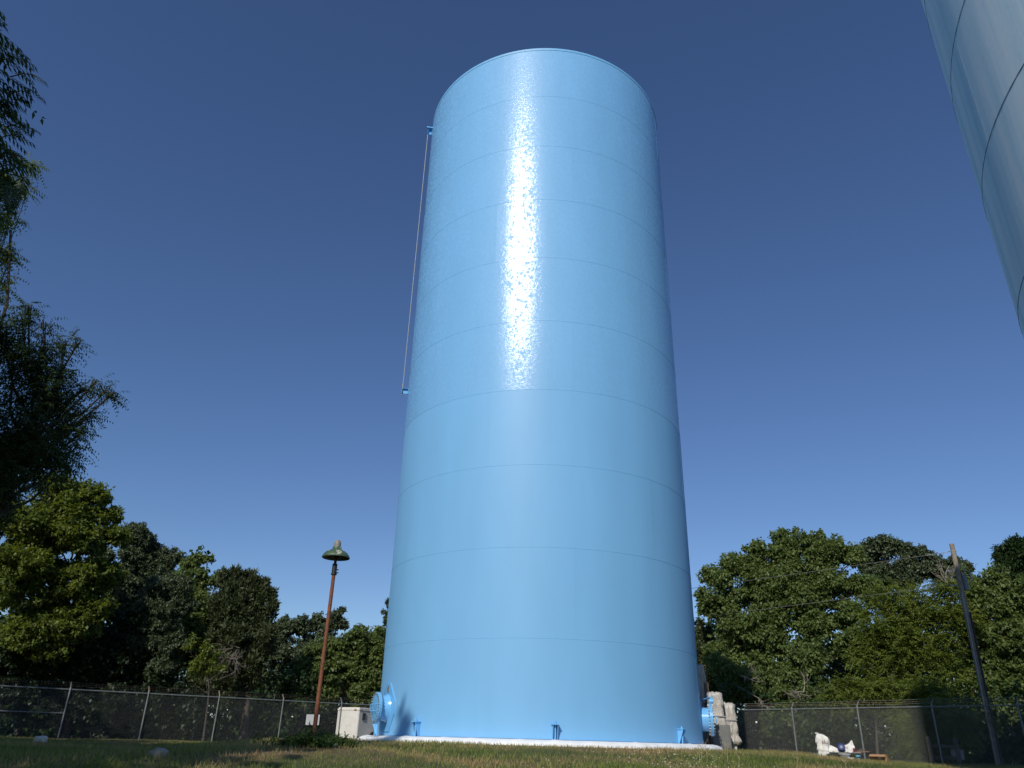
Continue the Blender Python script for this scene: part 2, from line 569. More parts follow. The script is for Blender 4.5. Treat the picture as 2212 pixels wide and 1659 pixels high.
def manway(parent, phi, zc, r_neck, r_flange, L, plate, davit):
    rz = -(FACE - R_(phi))
    neck = MB()
    RY = Matrix.Rotation(-PI / 2, 3, 'X')                    # +z of a lathe becomes +y (outward)
    neck.lathe([(r_neck, -.12), (r_neck, L - .03)], 40, rot=RY)
    o = neck.build('manway_neck', M['fitting'], parent, 40, loc=shell(phi, TR, zc), rot=(0, 0, rz))
    MB().lathe([(r_neck - .01, L - .05), (r_flange, L - .05), (r_flange, L - .012), (r_neck - .01, L - .012)], 48, rot=RY).build('flange', M['fitting'], o, 40)
    MB().lathe([(r_flange - .002, L - .008), (r_flange - .002, L + .03), (r_flange - .02, L + .036), (0.001, L + .036)], 48, rot=RY).build('cover', M['fitting'], o, 40)
    b = MB()
    nb = 28
    for i in range(nb):
        a = 2 * PI * i / nb
        q = Vector(((r_flange - .045) * math.cos(a), L + .02, (r_flange - .045) * math.sin(a)))
        b.tube([q - Vector((0, .12, 0)), q + Vector((0, .055, 0))], .011, 6)
        b.tube([q + Vector((0, .014, 0)), q + Vector((0, .038, 0))], .022, 6)
        b.tube([q - Vector((0, .105, 0)), q - Vector((0, .075, 0))], .022, 6)
    s = b.build('bolt_ring', M['bolt'], o); s['kind'] = 'stuff'
    for sx in (-.17, .10):
        h = MB().tube([(sx, L + .03, .09), (sx, L + .13, .09), (sx + .02, L + .14, .07), (sx + .02, L + .14, -.07), (sx, L + .13, -.09), (sx, L + .03, -.09)], .011, 8)
        h.build('handle', M['fitting'], o, 50)
    if plate:                                               # six-sided reinforcing pad lying on the shell
        out = [(-.18, .66), (.18, .66), (.62, .16), (.62, -.16), (.34, -.62), (-.34, -.62), (-.62, -.16), (-.62, .16)]
        bm = bmesh.new()
        vv = [bm.verts.new((x, 0, z)) for x, z in out]
        bm.faces.new(vv)
        bmesh.ops.triangulate(bm, faces=bm.faces[:])
        bmesh.ops.subdivide_edges(bm, edges=bm.edges[:], cuts=7, use_grid_fill=True)
        ex = bmesh.ops.extrude_face_region(bm, geom=bm.faces[:])
        for e in ex['geom']:
            if isinstance(e, bmesh.types.BMVert):
                e.co.y = 1
        for v in bm.verts:
            y = math.sqrt(TR * TR - v.co.x ** 2) - TR
            v.co.y = y + (.028 if v.co.y > .5 else -.01)
        bmesh.ops.recalc_face_normals(bm, faces=bm.faces[:])
        me = bpy.data.meshes.new('reinforcing_pad'); bm.to_mesh(me); bm.free()
        link('reinforcing_pad', me, M['fitting'], o)
        MB().box((-.05, math.sqrt(TR * TR - .0025) - TR + .035, .50), (.10, .014, .17)).build('nameplate', M['brass'], o)
        # smooth fillet where the neck leaves the pad
        MB().lathe([(r_neck + .10, -.03), (r_neck + .035, .06), (r_neck + .002, .17)], 40, rot=RY).build('fillet', M['fitting'], o, 60)
    if davit:
        d = MB().tube([(-r_flange - .05, .02, .1), (-r_flange - .05, .02, r_flange + .10), (-r_flange * .3, L, r_flange + .16), (0, L + .02, r_flange + .16), (0, L + .02, r_flange - .02)], .028, 10)
        d.tube([(0, L - .03, r_flange + .05), (0, L + .09, r_flange + .05)], .06, 12)
        d.build('davit_arm', M['fitting'], o, 50)
        MB().box((0, L + .06, r_flange + .24), (.05, .03, .10)).tube([(0, L + .06, r_flange + .09), (0, L + .06, r_flange + .2)], .018, 8).build('davit_bolt', M['fitting'], o)
    return o

def new_tank():
    t = thing('water_tank', 'tall new-looking bright blue cylindrical water tank with a glaring vertical streak', 'water tank', (TC[0], TC[1], TB))
    gm, sm = {}, None
    plate_g = arc_plate(TR, COURSE, 90); plate_g.materials.append(M['gloss'])
    plate_s = plate_g.copy(); plate_s.materials.clear(); plate_s.materials.append(M['satin'])
    bead = MB().box((0, TR - .001, COURSE / 2), (.016, .005, COURSE - .03))
    vme = mesh_from('weld_seam', bead.v, bead.f); vme.materials.append(M['weld'])
    hb = ring_bead(TR, .021, .0042); hme = mesh_from('weld_seam', hb.v, hb.f, True, 50); hme.materials.append(M['weld'])
    # seam angles right of the camera-facing side, bottom course first
    seams = {0: 71, 1: 11.1, 2: 41.5, 3: -18.2, 4: 11.1, 5: 41.5, 6: -18.7, 7: 11.6, 8: 41.5, 9: -18.5}
    for c in range(10):
        for k in range(4):
            a = FACE - R_(seams[c] + 45 + 90 * k)
            link('plate', plate_g if c >= 4 else plate_s, None, t, (0, 0, c * COURSE), (0, 0, -a))
            a2 = FACE - R_(seams[c] + 90 * k)
            link('weld_seam', vme, None, t, (0, 0, c * COURSE), (0, 0, -a2))
        if c:
            link('weld_seam', hme, None, t, (0, 0, c * COURSE))
    H = 10 * COURSE
    MB().lathe([(TR - .03, H - .005), (TR + .012, H - .005), (TR + .012, H + .10), (TR - .03, H + .10)], 128).build('top_rim', M['weld'], t, 40)
    MB().lathe([(TR - .02, H + .06), (TR * .6, H + .42), (TR * .3, H + .58), (.001, H + .62)], 96).build('roof', M['satin'], t, 40)
    MB().lathe([(TR - .03, -.03), (TR + .05, -.03), (TR + .05, -.004), (TR - .03, -.004)], 128).build('base_plate', M['weld'], t, 40)
    manway(t, -61.5, EYE + .78 - TB, .32, .42, .33, True, False)
    manway(t, 80, EYE + .74 - TB, .33, .46, .30, False, True)
    # anchor chairs: two tapering gussets, a top plate and the anchor bolt
    for k in range(8):
        phi = 4.7 + 45 * k
        rz = -(FACE - R_(phi))
        ch = MB()
        for s in (-1, 1):
            x0 = .062 * s
            v = [(x0 - .008, .004, -.0), (x0 + .008, .004, -.0), (x0 + .008, .05, 0), (x0 - .008, .05, 0),
                 (x0 - .008, .004, .34), (x0 + .008, .004, .34), (x0 + .008, .19, .34), (x0 - .008, .19, .34)]
            ch.add(v, [(3, 2, 1, 0), (4, 5, 6, 7), (0, 1, 5, 4), (1, 2, 6, 5), (2, 3, 7, 6), (3, 0, 4, 7)])
        o = ch.build('anchor_chair', M['fitting'], t, loc=shell(phi, TR, 0), rot=(0, 0, rz))
        MB().box((0, .105, .352), (.19, .20, .022)).build('top_plate', M['fitting'], o)
        MB().tube([(0, .105, -.06), (0, .105, .43)], .019, 10).tube([(0, .105, .364), (0, .105, .40)], .034, 6).build('anchor_bolt', M['fitting'], o)
    # safety cable on the left edge
    b1, p1 = bracket_box(t, -79.6, EYE + 24.25 - TB, .22, .20, True)
    b2, p2 = bracket_box(t, -79.6, EYE + 11.65 - TB, .17, .24, False)
    q1 = shell(-79.6, TR + .185, EYE + 24.1 - TB); q2 = shell(-79.6, TR + .215, EYE + 11.55 - TB)
    MB().tube([q1, q2], .013, 6).build('cable', M['wire'], t)
    tb = MB(); d = (q1 - q2).normalized()
    tb.tube([q2 + d * .02, q2 + d * .12, q2 + d * .30, q2 + d * .38], [.012, .032, .032, .012], 8)
    tb.tube([q2 - d * .16, q2], [.02, .014], 6)
    tb.build('turnbuckle', M['galv'], t, 50)
new_tank()

def foundation():
    n, prof = 240, []
    mb = MB()
    secs = [(TR - .1, 0.03), (TR + .06, .03), (TR + .26, .022), (TR + .40, .0), (TR + .52, -.05), (TR + .57, -.11), (TR + .58, -.40)]
    v, f = [], []
    for i in range(n):
        a = 2 * PI * i / n
        wob = .012 * math.sin(31 * a) + .009 * math.sin(77 * a + 1) + random.uniform(-.008, .008)
        for j, (r, z) in enumerate(secs):
            k = wob if 1 < j < 6 else 0
            v.append((r * math.sin(a) + k * math.sin(a), r * math.cos(a) + k * math.cos(a), z - .035 + k * .8))
    m = len(secs)
    for i in range(n):
        for j in range(m - 1):
            a, b = i * m + j, ((i + 1) % n) * m + j
            f.append((a, a + 1, b + 1, b))
    me = mesh_from('foundation_ring', v, f, True, 60)
    o = link('foundation_ring', me, M['ring_white'], loc=(TC[0], TC[1], TB))
    setp(o, label='lumpy white painted concrete ring under the bright blue tank', category='foundation')
foundation()

# ------------------------------------------------------------------ old tank at the right edge
def old_tank():
    D, R, az = 16.0, 7.16, 64.5
    cx, cy = D * math.sin(R_(az)), D * math.cos(R_(az))
    zb = ground(cx, cy) - .3
    z1 = EYE + 9.12 - zb
    c0 = z1 - 3 * 2.44 - 2.44 * math.floor((z1 - 3 * 2.44) / 2.44)
    t = thing('old_water_tank', 'weathered grey-blue cylindrical tank cropped by the right photo edge', 'water tank', (cx, cy, zb))
    pl = arc_plate(R, 2.44, 72, seg=32); pl.materials.append(M['old'])
    hb = ring_bead(R, .030, .006); hme = mesh_from('weld_seam', hb.v, hb.f, True, 50); hme.materials.append(M['old_weld'])
    vb = MB().box((0, R, 1.22), (.008, .001, 2.41)); vme = mesh_from('weld_seam', vb.v, vb.f); vme.materials.append(M['old'])
    a0 = R_(180 + az)
    c_m = round((z1 - c0) / 2.44)
    for c in range(-1, 10):
        z = c0 + c * 2.44
        off = -(R_(-46.3) + R_(36)) + R_(36) * (abs(c - c_m) % 2)
        for k in range(5):
            link('plate', pl, None, t, (0, 0, z), (0, 0, -(a0 + off + R_(72) * k)))
            link('weld_seam', vme, None, t, (0, 0, z), (0, 0, -(a0 + off + R_(72) * k + R_(36))))
        link('weld_seam', hme, None, t, (0, 0, z))
    H = c0 + 10 * 2.44
    MB().lathe([(R + .02, H - .05), (R + .02, H + .05), (R * .6, H + .6), (R * .2, H + .95), (.001, H + 1)], 96).build('roof', M['old'], t, 40)
old_tank()

# ------------------------------------------------------------------ fences
def fence(name, label, P0, P1, n0, n1, nbay, top0, top1, outn, brace_bays=(), rusty=()):
    """posts k = n0 .. n1 on the line P0 + k*(P1-P0)/nbay; rail level runs top0 -> top1"""
    t = thing(name, label, 'fence', (P0[0], P0[1], ground(*P0)))
    inv = Vector(t.location)
    P0, P1 = Vector((*P0, 0)), Vector((*P1, 0))
    step = (P1 - P0) / nbay
    L = step.length
    def node(k):
        p = P0 + step * k
        return p, EYE + top0 + (top1 - top0) * k / nbay
    post_me = {}
    lines = []
    for k in range(n0, n1 + 1):
        p, zt = node(k)
        g = ground(p.x, p.y) - .05
        b = MB().tube([p + Vector((0, 0, g)), p + Vector((0, 0, zt + .02))], .034, 10)
        b.tube([p + Vector((0, 0, zt - .02)), p + Vector((0, 0, zt + .05))], [.042, .036], 10)
        b.v = [q - inv for q in b.v]
        o = b.build('post', M['galv'], t, 40)
        a = MB().tube([p + Vector((0, 0, zt + .03)) - inv, p + outn * .21 + Vector((0, 0, zt + .27)) - inv], [.021, .013], 6)
        a.build('barb_arm', M['rustarm'] if k in rusty else M['galv'], o)
        lines.append((p, zt))
    for i in range(len(lines) - 1):
        (a, za), (b, zb) = lines[i], lines[i + 1]
        A, B = a + Vector((0, 0, za - .03)), b + Vector((0, 0, zb - .03))
        r = MB().tube([A - inv, B - inv], .024, 8); r.build('top_rail', M['galv'], t, 40)
        # woven mesh: two families of diagonal wires, knuckled above the rail
        ga, gb = ground(a.x, a.y) + .03, ground(b.x, b.y) + .03
        mb = MB(); sp = .088
        ha = (za + zb) / 2 + .035 - (ga + gb) / 2
        side = Vector((step.y, -step.x, 0)).normalized()
        nl = int((L + ha) / sp)
        for fam in (0, 1):
            for j in range(nl + 1):
                s0 = -ha + j * sp
                u0, u1 = s0, s0 + ha
                w0, w1 = 0.0, 1.0
                if u0 < 0: w0 = -u0 / ha; u0 = 0
                if u1 > L: w1 = 1 - (u1 - L) / ha; u1 = L
                if w1 - w0 < .02: continue
                if fam: u0, u1 = L - u0, L - u1
                pts = []
                for u, w in ((u0, w0), (u1, w1)):
                    tt = u / L
                    zlo, zhi = ga + (gb - ga) * tt, za + (zb - za) * tt + .035
                    q = a + (b - a) * tt; q.z = zlo + (zhi - zlo) * w
                    pts.append(q - side * (.027 + .004 * fam) - inv)
                mb.tube(pts, .0027, 3, False)
        mb.build('chain_link_mesh', M['wire'], t)
        if lines[i][0] is not None and (n0 + i) in brace_bays:
            MB().tube([a + Vector((0, 0, za - .95)) - inv, b + Vector((0, 0, zb - .95)) - inv], .021, 8).build('brace_rail', M['galv'], t, 40)
    for w in range(3):
        pts = []
        for i, (p, zt) in enumerate(lines):
            f = (.35, .65, .97)[w]
            q = p + outn * (.21 * f) + Vector((0, 0, zt + .03 + .24 * f)) - inv
            if i:
                m = (pts[-1] + q) / 2; m.z -= random.uniform(.01, .035); pts.append(m)
            pts.append(q)
        b = MB().tube(pts, .0035, 3, False)
        for i in range(len(pts) - 1):                       # barbs
            nb = int((pts[i + 1] - pts[i]).length / .13)
            for j in range(nb):
                q = pts[i].lerp(pts[i + 1], (j + .5) / nb)
                b.tube([q + Vector((0, 0, -.018)), q + Vector((.012, 0, .018))], .0025, 3, False)
        b.build('barbed_wire', M['rustarm'] if w == 1 else M['wire'], t)
    return t

CORNER = (2.3, 50.0)
fence('chain_link_fence', 'chain-link fence run left of the blue tank, partly in tree shade', (-18.3, 34.5), (-8.3, 42.15), -5, 8, 4, 1.545, 1.56,
      Vector((-.606, .795, 0)), brace_bays=(-1, -5), rusty=(1, 2, 3))
fence('chain_link_fence', 'chain-link fence run right of the blue tank, behind the junk heap', (11.1, 39.3), (17.0, 32.3), -4, 9, 3, 1.64, 1.68,
      Vector((.766, .643, 0)))

# ------------------------------------------------------------------ lamp post
def lamp_post():
    d, az = 14.6, -12.75
    p = polar(az, d)
    t = thing('lamp_post', 'old rusty pipe lamp post with chipped green bell shade', 'lamp post', p)
    top = EYE + d * math.tan(R_(10.85)) - p.z
    MB().tube([(0, 0, -.3), (0, 0, top)], [.038, .033], 16).build('pole', M['rust'], t, 40)
    MB().tube([(0, 0, top - .07), (0, 0, top + .12)], .046, 16).tube([(0, 0, top - .08), (0, 0, top - .055)], .054, 16)\
        .tube([(.02, 0, top + .015), (.08, 0, top + .015)], .01, 6).tube([(.02, 0, top - .04), (.08, 0, top - .04)], .01, 6)\
        .tube([(0, 0, top + .08), (0, 0, top + .38)], .026, 10).build('collar', M['black'], t, 40)
    z = top + .23; Rr = .255; k = .773
    pr = [(Rr, z), (Rr + .006, z + .02 * k), (Rr * .96, z + .06 * k), (Rr * .86, z + .11 * k), (Rr * .70, z + .155 * k), (Rr * .50, z + .185 * k), (Rr * .38, z + .205 * k), (Rr * .33, z + .235 * k), (Rr * .31, z + .27 * k)]
    MB().lathe(pr, 48).build('lamp_shade', M['shade'], t, 50)
    inn = [(Rr - .004, z + .003), (Rr * .93, z + .05 * k), (Rr * .82, z + .10 * k), (Rr * .66, z + .14 * k), (Rr * .4, z + .17 * k), (.001, z + .175 * k)]
    MB().lathe(inn, 48).build('shade_lining', M['shade_in'], t, 60)
    MB().lathe([(Rr * .26, z + .26 * k), (Rr * .25, z + .36 * k), (Rr * .22, z + .41 * k), (Rr * .13, z + .44 * k), (.001, z + .45 * k)], 20).build('cap', M['cap'], t, 50)
    MB().lathe([(.001, z - .01), (.035, z + .0), (.046, z + .04), (.04, z + .08), (.025, z + .11)], 16, c=(.055, -.025, 0)).build('socket', M['black'], t, 50)
lamp_post()

# ------------------------------------------------------------------ utility pole and lines
def utility_pole():
    d, az = 40.5, 30.7
    p = polar(az, d)
    t = thing('utility_pole', 'grey wooden utility pole behind the right fence', 'utility pole', p)
    top = EYE + d * math.tan(R_(12.33)) - p.z
    k = 10
    pts = [(0.10 * i / k, 0, -.4 + (top + .4) * i / k) for i in range(k + 1)]
    MB().tube(pts, [.145 - .045 * i / k for i in range(k + 1)], 14).build('pole', M['wood'], t, 40)
    zt = top - 1.75
    o = MB().lathe([(.001, zt - .38), (.115, zt - .38), (.12, zt - .35), (.12, zt + .24), (.125, zt + .26), (.09, zt + .31), (.001, zt + .33)], 20, c=(.30, -.03, 0)).build('transformer', M['trans'], t, 40)
    for dx in (-.05, .06):
        b = MB(); pr = []
        for i in range(6):
            pr += [(.018, zt + .31 + i * .035), (.036, zt + .325 + i * .035)]
        b.lathe(pr, 10, c=(.30 + dx, -.03, 0)).build('bushing', M['porcelain'], o, 50)
    MB().box((.16, -.02, zt + .14), (.12, .05, .06)).box((.16, -.02, zt - .25), (.12, .05, .06)).build('mount', M['galv'], t)
    MB().tube([(.16, -.13, top - 3.1), (.05, -.185, 3), (.0, -.20, -.3)], .035, 8).build('riser_conduit', M['cable'], t, 60)
    MB().tube([(-.02, -.15, top - 2.3), (-.14, -.12, 2.0), (-.17, -.10, -.3)], .028, 8).build('ground_conduit', M['trim'], t, 60)
    for z in (top - 1.25, top - 1.9, top - 2.3):
        MB().tube([(-.10, -.02, z), (-.28, .08, z)], .02, 6).tube([(-.28, .08, z - .05), (-.28, .08, z + .05)], .045, 8).build('insulator', M['porcelain'], t)
    # dead-end string at the top
    s = MB(); A = Vector((-.04, .06, top - .36)); dr = Vector((-.73, .68, -.03)).normalized()
    for i in range(7):
        s.tube([A + dr * (.25 + i * .1), A + dr * (.27 + i * .1)], [.05, .02], 8)
    s.tube([A, A + dr * 1.0], .012, 6).build('insulator_string', M['porcelain'], t)
    MB().box((.06, 0, top - .36), (.4, .03, .03)).build('pin', M['galv'], t)
    # fuse cut-out
    MB().tube([(.1, -.1, top - 1.0), (.55, -.16, top - 1.35)], .018, 6).tube([(.58, -.1, top - 1.75), (.60, -.1, top - 1.35)], .035, 8).build('fuse_cutout', M['porcelain'], t)
    base = Vector(p)
    E1 = Vector((-62, 113, EYE + 8.4)); E2 = Vector((-62, 113, EYE + 6.2))
    S1 = base + A + dr * .95; S2 = base + Vector((-.30, .08, top - 1.88))
    def line(S, E, sag, label, r):
        pts = []
        for i in range(41):
            u = i / 40
            q = S.lerp(E, u); q.z -= sag * 4 * u * (1 - u); pts.append(q)
        o = MB().tube(pts, r, 5).build('overhead_line', M['alu_cable'], smooth=60)
        setp(o, label=label, category='cable')
    line(S1, E1, .55, 'upper thin line running from the utility pole top behind the tank', .011)
    line(S2, E2, .75, 'lower thin line running from the utility pole behind the tank', .010)
utility_pole()

# ------------------------------------------------------------------ trailer, signs and equipment
def trailer():
    p = polar(-9.92, 46.6)
    t = thing('cargo_trailer', 'small white enclosed cargo trailer parked behind the left fence', 'trailer', p, R_(-31))
    W, L, H0, H1 = 1.72, 2.9, .22, 1.85
    # local: corner at origin; front face spans -x, side face runs +y ; front normal -y, side normal +x
    out = [(0.02, .02), (-.02 + .0, -.03), (-W + .42, -.06), (-W + .16, 0), (-W + .03, .16), (-W, .40), (-W, L), (0, L), (0.02, .1)]
    def prism(o_, z0, z1):
        n = len(o_); v = [(x, y, z0) for x, y in o_] + [(x, y, z1) for x, y in o_]
        return v, [tuple(reversed(range(n))), tuple(range(n, 2 * n))] + [(i, (i + 1) % n, n + (i + 1) % n, n + i) for i in range(n)]
    out = list(reversed(out))
    v, f = prism(out, H0, H1); MB().add(v, f).build('body', M['trailer'], t)
    c = (-W / 2, L / 2)
    o2 = [(c[0] + (x - c[0]) * 1.025, c[1] + (y - c[1]) * 1.015) for x, y in out]
    v, f = prism(o2, H1 - .10, H1 - .005); MB().add(v, f).build('roof_trim', M['trailer'], t)
    o3 = [(c[0] + (x - c[0]) * .97, c[1] + (y - c[1]) * .985) for x, y in out]
    v, f = prism(o3, H1 + .002, H1 + .06); MB().add(v, f).build('roof', M['trailer'], t)
    for x in (-W + .45, -.22):
        MB().box((x, -.085, H1 - .06), (.13, .03, .045)).build('marker_light', M['amber'], t)
    MB().box((.035, .18, H1 - .06), (.03, .10, .045)).build('marker_light', M['amber'], t)
    MB().box((.035, .42, 1.45), (.04, .26, .36)).build('side_vent', M['black'], t, bevel=.012)
    fd = MB()
    for i in range(8):
        a0, a1 = PI * i / 8, PI * (i + 1) / 8
        q = [(1.15 - .48 * math.cos(a), .36 + .36 * math.sin(a)) for a in (a0, a1)]
        fd.add([(.005, q[0][0], q[0][1]), (.26, q[0][0], q[0][1]), (.26, q[1][0], q[1][1]), (.005, q[1][0], q[1][1]),
                (.005, q[0][0], q[0][1] - .03), (.26, q[0][0], q[0][1] - .03), (.26, q[1][0], q[1][1] - .03), (.005, q[1][0], q[1][1] - .03)],
               [(0, 1, 2, 3), (7, 6, 5, 4), (1, 5, 6, 2), (0, 4, 5, 1), (2, 6, 7, 3)])
    fd.build('fender', M['fender'], t)
    RYm = Matrix.Rotation(PI / 2, 3, 'Y')
    w = MB().lathe([(.18, 0), (.31, .01), (.33, .05), (.33, .15), (.31, .19), (.18, .2)], 24, c=(.03, 1.15, .30), rot=RYm).build('wheel', M['tyre'], t, 40)
    MB().lathe([(.18, .05), (.12, .12), (.001, .13)], 20, c=(.03, 1.15, .30), rot=RYm).build('rim', M['trim'], w, 40)
    MB().tube([(-.3, 0, .25), (-W / 2, -1.0, .3)], .04, 6).tube([(-W + .3, 0, .25), (-W / 2, -1.0, .3)], .04, 6).tube([(-W / 2, -.9, .0), (-W / 2, -.9, .55)], .035, 8).build('tongue', M['black'], t)
trailer()

def fence_sign():
    p = polar(-12.95, 42.35)
    z = EYE + 42.3 * math.tan(R_(.98))
    n = math.atan2(.606, .795)
    o = MB().box((0, 0, 0), (.70, .018, .48)).build('fence_sign', M['sign'], loc=(p.x + .02, p.y - .06, z), rot=(0, R_(-1), n))
    setp(o, label='blank white panel hung on the left fence beside the lamp pole', category='sign')
fence_sign()

def lumpy(name, sections, m, parent, seed, fold=.05, n=36, label=None):
    """draped bag: closed cross sections (z, half x, half y, cx, cy) with vertical folds"""
    r = random.Random(seed)
    ph = [r.uniform(0, 6.28) for _ in range(8)]
    v, f = [], []
    nz = len(sections) * 4 - 3
    for i in range(nz):
        t_ = i / 4; a, b = int(t_), min(int(t_) + 1, len(sections) - 1); u = t_ - a
        s = [p + (q - p) * u for p, q in zip(sections[a], sections[b])]
        for j in range(n):
            th = 2 * PI * j / n
            c, si = math.cos(th), math.sin(th)
            e = 4.6
            k = (abs(c) ** e + abs(si) ** e) ** (-1 / e)
            w = 1 + fold * (math.sin(5 * th + ph[0] + s[0] * 4) + .7 * math.sin(9 * th + ph[1] - s[0] * 7) + .5 * math.sin(14 * th + ph[2] + s[0] * 11) + .6 * math.sin(s[0] * 17 + ph[3] + 3 * th))
            v.append((s[3] + s[1] * c * k * w, s[4] + s[2] * si * k * w, s[0] + .02 * math.sin(7 * th + ph[4])))
    for i in range(nz - 1):
        for j in range(n):
            a, b = i * n + j, i * n + (j + 1) % n
            f.append((a, b, b + n, a + n))
    f.append(tuple(reversed(range(n)))); f.append(tuple((nz - 1) * n + j for j in range(n)))
    return link(name, mesh_from(name, v, f, True, 70), m, parent)

def equipment():
    # wooden post and two control cabinets bagged in plastic, right of the tank
    p = polar(14.05, 27.4)
    o = MB().tube([(0, 0, -.2), (.01, 0, EYE + 27.4 * math.tan(R_(3.98)) - p.z)], [.085, .075], 12).build('wooden_post', M['timber'], smooth=40, loc=p)
    setp(o, label='brown round timber post rising behind the plastic-wrapped cabinets', category='post')
    p = polar(14.62, 27.0); zt = EYE + 27.0 * math.tan(R_(3.36)) - p.z
    t = thing('wrapped_cabinet', 'taller plastic-wrapped cabinet on a post beside the tank hatch', 'cabinet', p)
    lumpy('plastic_wrap', [(zt - 1.16, .12, .14, .06, 0), (zt - 1.12, .20, .2, .05, 0), (zt - .75, .22, .2, .0, 0), (zt - .68, .19, .19, .0, 0), (zt - .42, .21, .2, -.03, 0), (zt - .36, .24, .21, -.02, 0), (zt - .05, .23, .2, -.03, 0), (zt, .14, .14, -.04, 0)], M['film'], t, 3, .05)
    MB().box((0, -.2, zt - .71), (.46, .06, .035)).box((.23, 0, zt - .71), (.04, .40, .035)).build('strap', M['trim'], t)
    MB().box((.0, 0, .45), (.07, .07, 1.0)).build('leg', M['trim'], t)
    p = polar(15.36, 27.6); zt = EYE + 27.6 * math.tan(R_(2.7)) - p.z
    t = thing('wrapped_cabinet', 'shorter plastic-wrapped cabinet nearest the right fence post', 'cabinet', p)
    lumpy('plastic_wrap', [(zt - 1.22, .16, .14, .12, 0), (zt - 1.14, .22, .2, .10, 0), (zt - .95, .14, .16, .10, 0), (zt - .80, .20, .2, .05, 0), (zt - .5, .2, .2, .02, 0), (zt - .06, .21, .2, .0, 0), (zt, .13, .14, 0, 0)], M['film'], t, 9, .06)
    MB().box((0, -.2, zt - .52), (.42, .05, .035)).build('strap', M['trim'], t)
    MB().box((.09, 0, .28), (.17, .12, .62)).build('leg', M['post_concrete'], t)
    p = polar(14.55, 26.7)
    t = thing('junction_box', 'low grey steel box in the shade under the wrapped cabinets', 'junction box', p, R_(-8))
    MB().box((.12, .1, .35), (.55, .4, .74)).build('body', M['cabinet'], t, bevel=.012)
    MB().box((.12, -.11, .36), (.47, .02, .62)).build('door', M['cabinet'], t, bevel=.006)
    MB().box((-.3, .1, .45), (.05, .3, .95)).build('post', M['timber'], t)
    p = polar(13.72, 27.9); zt = EYE + 27.9 * math.tan(R_(5.1)) - p.z
    t = thing('wrapped_pipe', 'dark plastic-wrapped riser pipe close against the tank right edge', 'pipe', p)
    lumpy('plastic_wrap', [(zt - 1.2, .15, .12, 0, 0), (zt - .9, .12, .12, 0, 0), (zt - .4, .15, .12, .02, 0), (zt - .03, .13, .12, 0, 0), (zt, .09, .1, 0, 0)], M['film'], t, 5, .06)
    MB().tube([(0, 0, -.1), (0, 0, zt - 1.1)], .06, 10).build('pipe', M['trim'], t, 40)
equipment()

